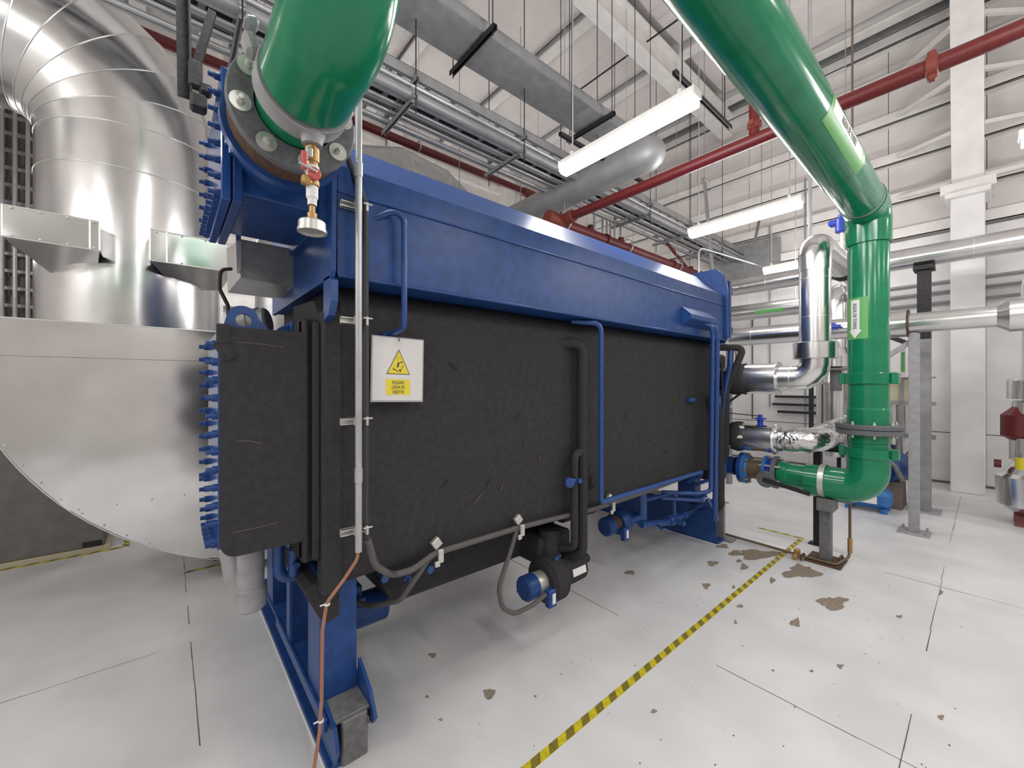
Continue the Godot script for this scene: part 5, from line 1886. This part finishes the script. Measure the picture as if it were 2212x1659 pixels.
# ------------------------------------------------------------------ big insulated pipes before the far wall
func build_far_pipes():
	var t = thing("silver_header_pipe", "highest aluminium clad pipe running across before the far wall on a black post", "pipe", V(7.73, 3.42, 0.5))
	var m = MB.new()
	m.lathe(V(7.73, 3.42, -6.0), Vector3.FORWARD, [[0.0, 0.14], [6.9, 0.14], [6.95, 0.17], [7.3, 0.17], [7.35, 0.14], [9.6, 0.14], [9.65, 0.165], [10.3, 0.165], [10.35, 0.14], [13.5, 0.14]], 30)
	obj("cladding", m, M.alu, t)
	seam_bands(t, [[V(7.73, 3.42, 2.4), Vector3.BACK], [V(7.73, 3.42, 3.1), Vector3.BACK], [V(7.73, 3.42, 0.1), Vector3.BACK], [V(7.73, 3.42, -0.7), Vector3.BACK]], 0.14)
	t = thing("silver_main_pipe", "large aluminium clad pipe with wide and narrow parts behind the green riser", "pipe", V(6.5, 2.4, 0.5))
	m = MB.new()
	m.lathe(V(6.5, 2.4, -6.0), Vector3.FORWARD, [[0.0, 0.17], [5.85, 0.17], [5.93, 0.112], [6.58, 0.112], [6.58, 0.155], [6.9, 0.155], [6.9, 0.13], [8.5, 0.13], [8.55, 0.16], [8.9, 0.16], [9.0, 0.13], [13.5, 0.13]], 32)
	obj("cladding", m, M.alu, t)
	seam_bands(t, [[V(6.5, 2.4, 2.2), Vector3.BACK], [V(6.5, 2.4, 2.75), Vector3.BACK]], 0.13)
	m = MB.new()
	m.washer(V(6.5, 2.4, 0.59), V(6.5, 2.4, 0.575), 0.16, 0.11, 30)
	obj("brown_ring", m, M.rust, t)
	m = MB.new()
	m.cyl(V(6.35, 2.42, 1.25), V(6.32, 2.42, 1.25), 0.05, 14)
	m.box(V(6.31, 2.42, 1.25), Vector3(0.02, 0.04, 0.18), 0.006)
	obj("blue_lever_valve", m, M.blue_bright, t)
	t = thing("silver_middle_pipe", "aluminium clad pipe with a green flow sticker between two others at the far wall", "pipe", V(8.5, 3.05, 2.5))
	m = MB.new()
	m.lathe(V(8.5, 3.08, 1.5), Vector3.FORWARD, [[0.0, 0.15], [2.0, 0.15], [2.05, 0.175], [2.3, 0.175], [2.35, 0.15], [6.0, 0.15]], 30)
	obj("cladding", m, M.alu, t)
	m = MB.new()
	arc_patch(m, V(8.5, 3.08, 0), Vector3.FORWARD, Vector3.LEFT, Vector3.DOWN, 0.152, 0.05, 0.55, 2.35, 2.8)
	obj("green_flow_sticker", m, M.sticker, t)
	for d in [2.2, 5.5]:
		m = MB.new()
		m.tube([V(8.5, 3.2, d), V(8.5, 8.2, d)], 0.008, 6)
		obj("hanger_rod", m, M.galv, t)
	# stands
	t = thing("tall_pipe_stand", "tall pale grey square post under the large silver pipe", "stand", V(6.5, 0, 0.535))
	m = MB.new()
	m.span(6.455, 6.545, 0.012, 2.28, 0.49, 0.58, 0.004)
	obj("post", m, M.pvc_grey, t)
	m = MB.new()
	m.span(6.36, 6.64, 0.0, 0.012, 0.40, 0.67, 0.002)
	for k in [[-0.1, -0.1], [0.1, -0.1], [0.1, 0.1], [-0.1, 0.1]]: m.cyl(V(6.5 + k[0], 0.012, 0.535 + k[1]), V(6.5 + k[0], 0.05, 0.535 + k[1]), 0.012, 8)
	obj("base_plate", m, M.pvc_grey, t)
	m = MB.new()
	m.beam(V(6.5, 2.2, 0.55), V(6.5, 1.95, 0.85), 0.05, 0.05)
	obj("brace", m, M.pvc_grey, t)
	t = thing("tall_black_post", "tall post, black above and grey below, under the highest silver pipe", "stand", V(7.73, 0, 0.54))
	m = MB.new()
	m.span(7.66, 7.80, 0.012, 2.3, 0.475, 0.605, 0.004)
	obj("lower_post", m, M.galv_dull, t)
	m = MB.new()
	m.span(7.66, 7.80, 2.3, 3.27, 0.475, 0.605, 0.004)
	m.span(7.60, 7.86, 3.22, 3.28, 0.44, 0.64, 0.004)
	m.span(7.68, 7.78, 2.52, 2.62, 0.6, 1.5, 0.004)
	m.beam(V(7.73, 2.2, 0.6), V(7.73, 2.55, 1.2), 0.06, 0.06)
	obj("upper_post", m, M.dark_steel, t)
	m = MB.new()
	m.span(7.55, 7.9, 0.0, 0.012, 0.38, 0.7, 0.002)
	obj("base_plate", m, M.pvc_grey, t)
	# second riser
	t = thing("second_silver_riser", "second aluminium clad riser with hooded elbow seen behind the green pipe", "pipe", V(7.4, 1.9, 1.42))
	m = MB.new()
	m.tube(bend([V(7.4, 1.95, 1.42), V(7.4, 3.05, 1.42), V(8.3, 3.05, 1.42)], 0.22, 6), 0.132, 30)
	obj("cladding", m, M.alu, t)
	m = MB.new()
	m.lathe(V(7.4, 1.95, 1.42), Vector3.UP, [[0.0, 0.1], [0.0, 0.20], [0.15, 0.20], [0.28, 0.13]], 24)
	obj("hood", m, M.alu, t)
	m = MB.new()
	m.tube([V(7.4, 1.6, 1.42), V(7.4, 1.96, 1.42)], 0.07, 20)
	m.span(7.2, 7.65, 1.90, 1.93, 1.25, 1.6)
	obj("bare_pipe", m, M.grey_steel, t)
	# conduits on the far wall
	for y in [3.45, 3.28, 3.10]:
		run("wall_conduit", "thin grey conduit level on the far wall behind the column, " + {3.45: "top one", 3.28: "middle one", 3.10: "bottom one"}[y], "conduit", V(10.12, y, -6.0), V(10.12, y, 1.6), 0.025, M.galv_dull, "level conduits on the far wall")
	for c in [[1.43, 3.0, 2.0], [1.26, 3.05, 2.0], [1.10, 2.95, 2.0]]:
		run("wall_pipe", "short dark pipe level on the far wall left of the green riser, " + {1.43: "top one", 1.26: "middle one", 1.10: "bottom one"}[c[0]], "pipe", V(10.12, c[0], c[1]), V(10.12, c[0], c[2]), 0.028, M.dark_steel, "dark pipes on the far wall")
	for c in [[3.45, 0.9, 3.3], [3.8, 1.6, 3.0], [3.1, 1.2, 5.2], [2.45, 0.5, 6.0]]:
		run("wall_riser", "thin pipe running up the far wall left of the silver riser, %s from the left" % {3.8: "first", 3.45: "second", 3.1: "third", 2.45: "fourth"}[c[0]], "pipe", V(10.12, c[1], c[0]), V(10.12, c[2], c[0]), 0.016, M.galv_dull if c[0] < 3.2 else M.brown, "upright pipes on the far wall")
	m = MB.new()
	m.span(10.1, 10.155, 3.9, 4.9, 2.9, 4.4, 0.004)
	solo("cable_entry_plate", m, M.galv_dull, "grey steel entry plate on the far wall where the ladder ends", "plate", V(10.17, 3.9, 3.2))
	run("far_grey_post", "thin grey post standing behind the machine far end", "post", V(7.3, 0.0, 2.85), V(7.3, 2.5, 2.85), 0.05, M.galv_dull)

func build_far_equipment():
	# steel dosing tank
	var t = thing("steel_hopper_tank", "upright stainless steel tank with rimmed lid behind the foil pipe", "tank", V(8.6, 0.0, 1.65))
	var m = MB.new()
	m.lathe(V(8.6, 0.5, 1.65), Vector3.UP, [[0.0, 0.0], [0.0, 0.27], [1.2, 0.27], [1.2, 0.31], [1.23, 0.31], [1.23, 0.27], [1.6, 0.24], [1.6, 0.0]], 32)
	obj("body", m, M.alu, t)
	m = MB.new()
	for k in 3:
		var a = TAU * k / 3.0
		m.tube([V(8.6 + 0.22 * cos(a), 0.0, 1.65 + 0.22 * sin(a)), V(8.6 + 0.22 * cos(a), 0.52, 1.65 + 0.22 * sin(a))], 0.03, 10)
	obj("legs", m, M.dark_steel, t)
	m = MB.new()
	m.span(8.3, 8.35, 0.9, 2.1, 1.9, 1.96)
	obj("side_rail", m, M.dark_steel, t)
	# cone bottomed vessel
	t = thing("cone_bottom_vessel", "cone bottomed steel vessel partly hidden by the green riser", "vessel", V(8.43, 0.0, 0.92))
	m = MB.new()
	m.lathe(V(8.43, 0.55, 0.92), Vector3.UP, [[0.0, 0.12], [0.25, 0.23], [1.0, 0.23], [1.0, 0.0]], 28)
	obj("body", m, M.alu, t)
	m = MB.new()
	for k in 3:
		var a = TAU * k / 3.0 + 0.4
		m.tube([V(8.43 + 0.2 * cos(a), 0.0, 0.92 + 0.2 * sin(a)), V(8.43 + 0.2 * cos(a), 0.8, 0.92 + 0.2 * sin(a))], 0.022, 8)
	obj("legs", m, M.dark_steel, t)
	t = thing("beige_panel_rack", "beige board on a thin steel frame between the posts", "panel", V(8.1, 0.0, 0.7))
	m = MB.new()
	m.span(8.08, 8.1, 1.45, 1.78, 0.55, 1.05, 0.003)
	obj("board", m, M.beige, t)
	m = MB.new()
	m.span(8.05, 8.09, 0.0, 1.8, 0.78, 0.82)
	m.span(8.05, 8.12, 1.40, 1.45, 0.45, 1.1)
	m.span(8.05, 8.12, 1.78, 1.80, 0.45, 1.1)
	m.span(8.05, 8.1, 0.93, 0.99, 0.45, 1.2)
	obj("frame", m, M.galv_dull, t)
	for d in [0.78, 0.98]:
		m = MB.new()
		m.cyl(V(8.1, 1.82, d), V(8.1, 2.25, d), 0.03, 12)
		obj("flow_tube", m, M.paper, t)
	for d in [0.78, 0.98]:
		m = MB.new()
		m.span(8.062, 8.068, 1.88, 2.16, d - 0.02, d + 0.02)
		obj("green_scale", m, M.sticker, t)
	m = MB.new()
	m.span(8.05, 8.07, 1.815, 1.83, 0.8, 0.95)
	obj("red_tag", m, M.handle_red, t)
	# blue pump and blue tub
	t = thing("blue_pump", "dark blue pump with a round motor behind the green elbow", "pump", V(7.7, 0.0, 0.85))
	m = MB.new()
	m.cyl(V(7.6, 0.52, 0.95), V(8.0, 0.52, 0.80), 0.2, 24, 0.03)
	m.cyl(V(7.5, 0.55, 1.0), V(7.62, 0.54, 0.95), 0.15, 20, 0.02)
	obj("motor", m, M.blue, t)
	m = MB.new()
	m.prism([Vector2(7.5, 0.0), Vector2(7.95, 0.0), Vector2(7.85, 0.35), Vector2(7.6, 0.35)], V(0, 0, 0.98), Vector3.RIGHT, Vector3.UP, Vector3(0, 0, 0.25))
	obj("pedestal", m, M.brown, t)
	m = MB.new()
	m.tube(bend([V(7.45, 0.75, 1.0), V(7.45, 0.6, 0.8), V(7.45, 0.4, 0.72)], 0.1), 0.03, 10)
	obj("hose", m, M.grey_steel, t)
	t = thing("blue_tub", "bright blue plastic tub on small feet below the green elbow", "tub", V(7.45, 0.0, 1.1))
	m = MB.new()
	m.box(V(7.25, 0.17, 1.05), Vector3(0.34, 0.24, 0.5), 0.06)
	obj("shell", m, M.blue_valve, t)
	m = MB.new()
	for k in [[-0.12, -0.18], [0.12, -0.18], [0.12, 0.18], [-0.12, 0.18]]: m.cyl(V(7.25 + k[0], 0.0, 1.05 + k[1]), V(7.25 + k[0], 0.06, 1.05 + k[1]), 0.04, 10)
	obj("feet", m, M.blue_valve, t)
	m = MB.new()
	m.span(7.072, 7.079, 0.12, 0.22, 0.93, 1.11)
	obj("white_label", m, M.paper, t)
	# actuator above the riser
	t = thing("blue_transmitter", "small bright blue valve head on a thin stem beside the green top elbow", "valve", V(5.75, 3.2, 1.05))
	m = MB.new()
	m.cyl(V(5.75, 3.40, 1.05), V(5.75, 3.56, 1.05), 0.06, 16, 0.01)
	m.box(V(5.75, 3.52, 1.05), Vector3(0.08, 0.07, 0.24), 0.015)
	m.cyl(V(5.75, 3.56, 1.05), V(5.75, 3.60, 1.05), 0.035, 12)
	obj("head", m, M.blue_bright, t)
	m = MB.new()
	m.cyl(V(5.75, 3.17, 1.05), V(5.75, 3.41, 1.05), 0.018, 10)
	m.cyl(V(5.75, 3.25, 1.05), V(5.75, 3.25, 0.85), 0.016, 10)
	obj("stem", m, M.zinc, t)
	# pump tower at the right edge
	var X = 7.9
	var D = -0.42
	t = thing("clad_pump_tower", "aluminium clad pump and valve tower cut by the right edge", "pump", V(X, 0, D))
	m = MB.new()
	m.tube(bend([V(X, 0.9, D), V(X, 3.12, D), V(X, 3.12, D - 1.2)], 0.25, 5), 0.15, 28)
	obj("riser", m, M.alu, t)
	m = MB.new()
	for b in [[1.52, 1.74, 0.26], [1.2, 1.48, 0.22], [0.78, 1.05, 0.24]]:
		m.lathe(V(X, b[0], D), Vector3.UP, [[0.0, 0.1], [0.0, b[2]], [b[1] - b[0], b[2]], [b[1] - b[0] + 0.02, b[2] - 0.02], [b[1] - b[0] + 0.02, 0.1]], 8)
	obj("valve_box", m, M.alu_flat, t)
	m = MB.new()
	m.lathe(V(X, 0.16, D), Vector3.UP, [[0.0, 0.0], [0.0, 0.24], [0.08, 0.34], [0.42, 0.36], [0.46, 0.3], [0.62, 0.2], [0.62, 0.0]], 28)
	obj("pump_casing", m, M.alu, t)
	m = MB.new()
	m.lathe(V(X - 0.05, 1.02, D + 0.16), Vector3.UP, [[0.0, 0.08], [0.05, 0.15], [0.3, 0.15], [0.4, 0.06], [0.4, 0.0]], 6)
	obj("red_valve", m, M.red, t)
	m = MB.new()
	m.cyl(V(X - 0.1, 0.72, D + 0.3), V(X - 0.1, 0.72, D + 0.36), 0.05, 12)
	obj("red_knob", m, M.red, t)
	m = MB.new()
	m.cyl(V(X - 0.14, 0.62, D + 0.12), V(X - 0.14, 0.82, D + 0.12), 0.08, 12)
	obj("yellow_body", m, M.yellow, t)
	for s in [0.2, -0.3]:
		m = MB.new()
		m.prism([Vector2(-0.2, 0.0), Vector2(0.2, 0.0), Vector2(0.12, 0.18), Vector2(-0.1, 0.18)], V(X, 0, D + s), Vector3.RIGHT, Vector3.UP, Vector3(0, 0, 0.1))
		obj("foot", m, M.red, t)
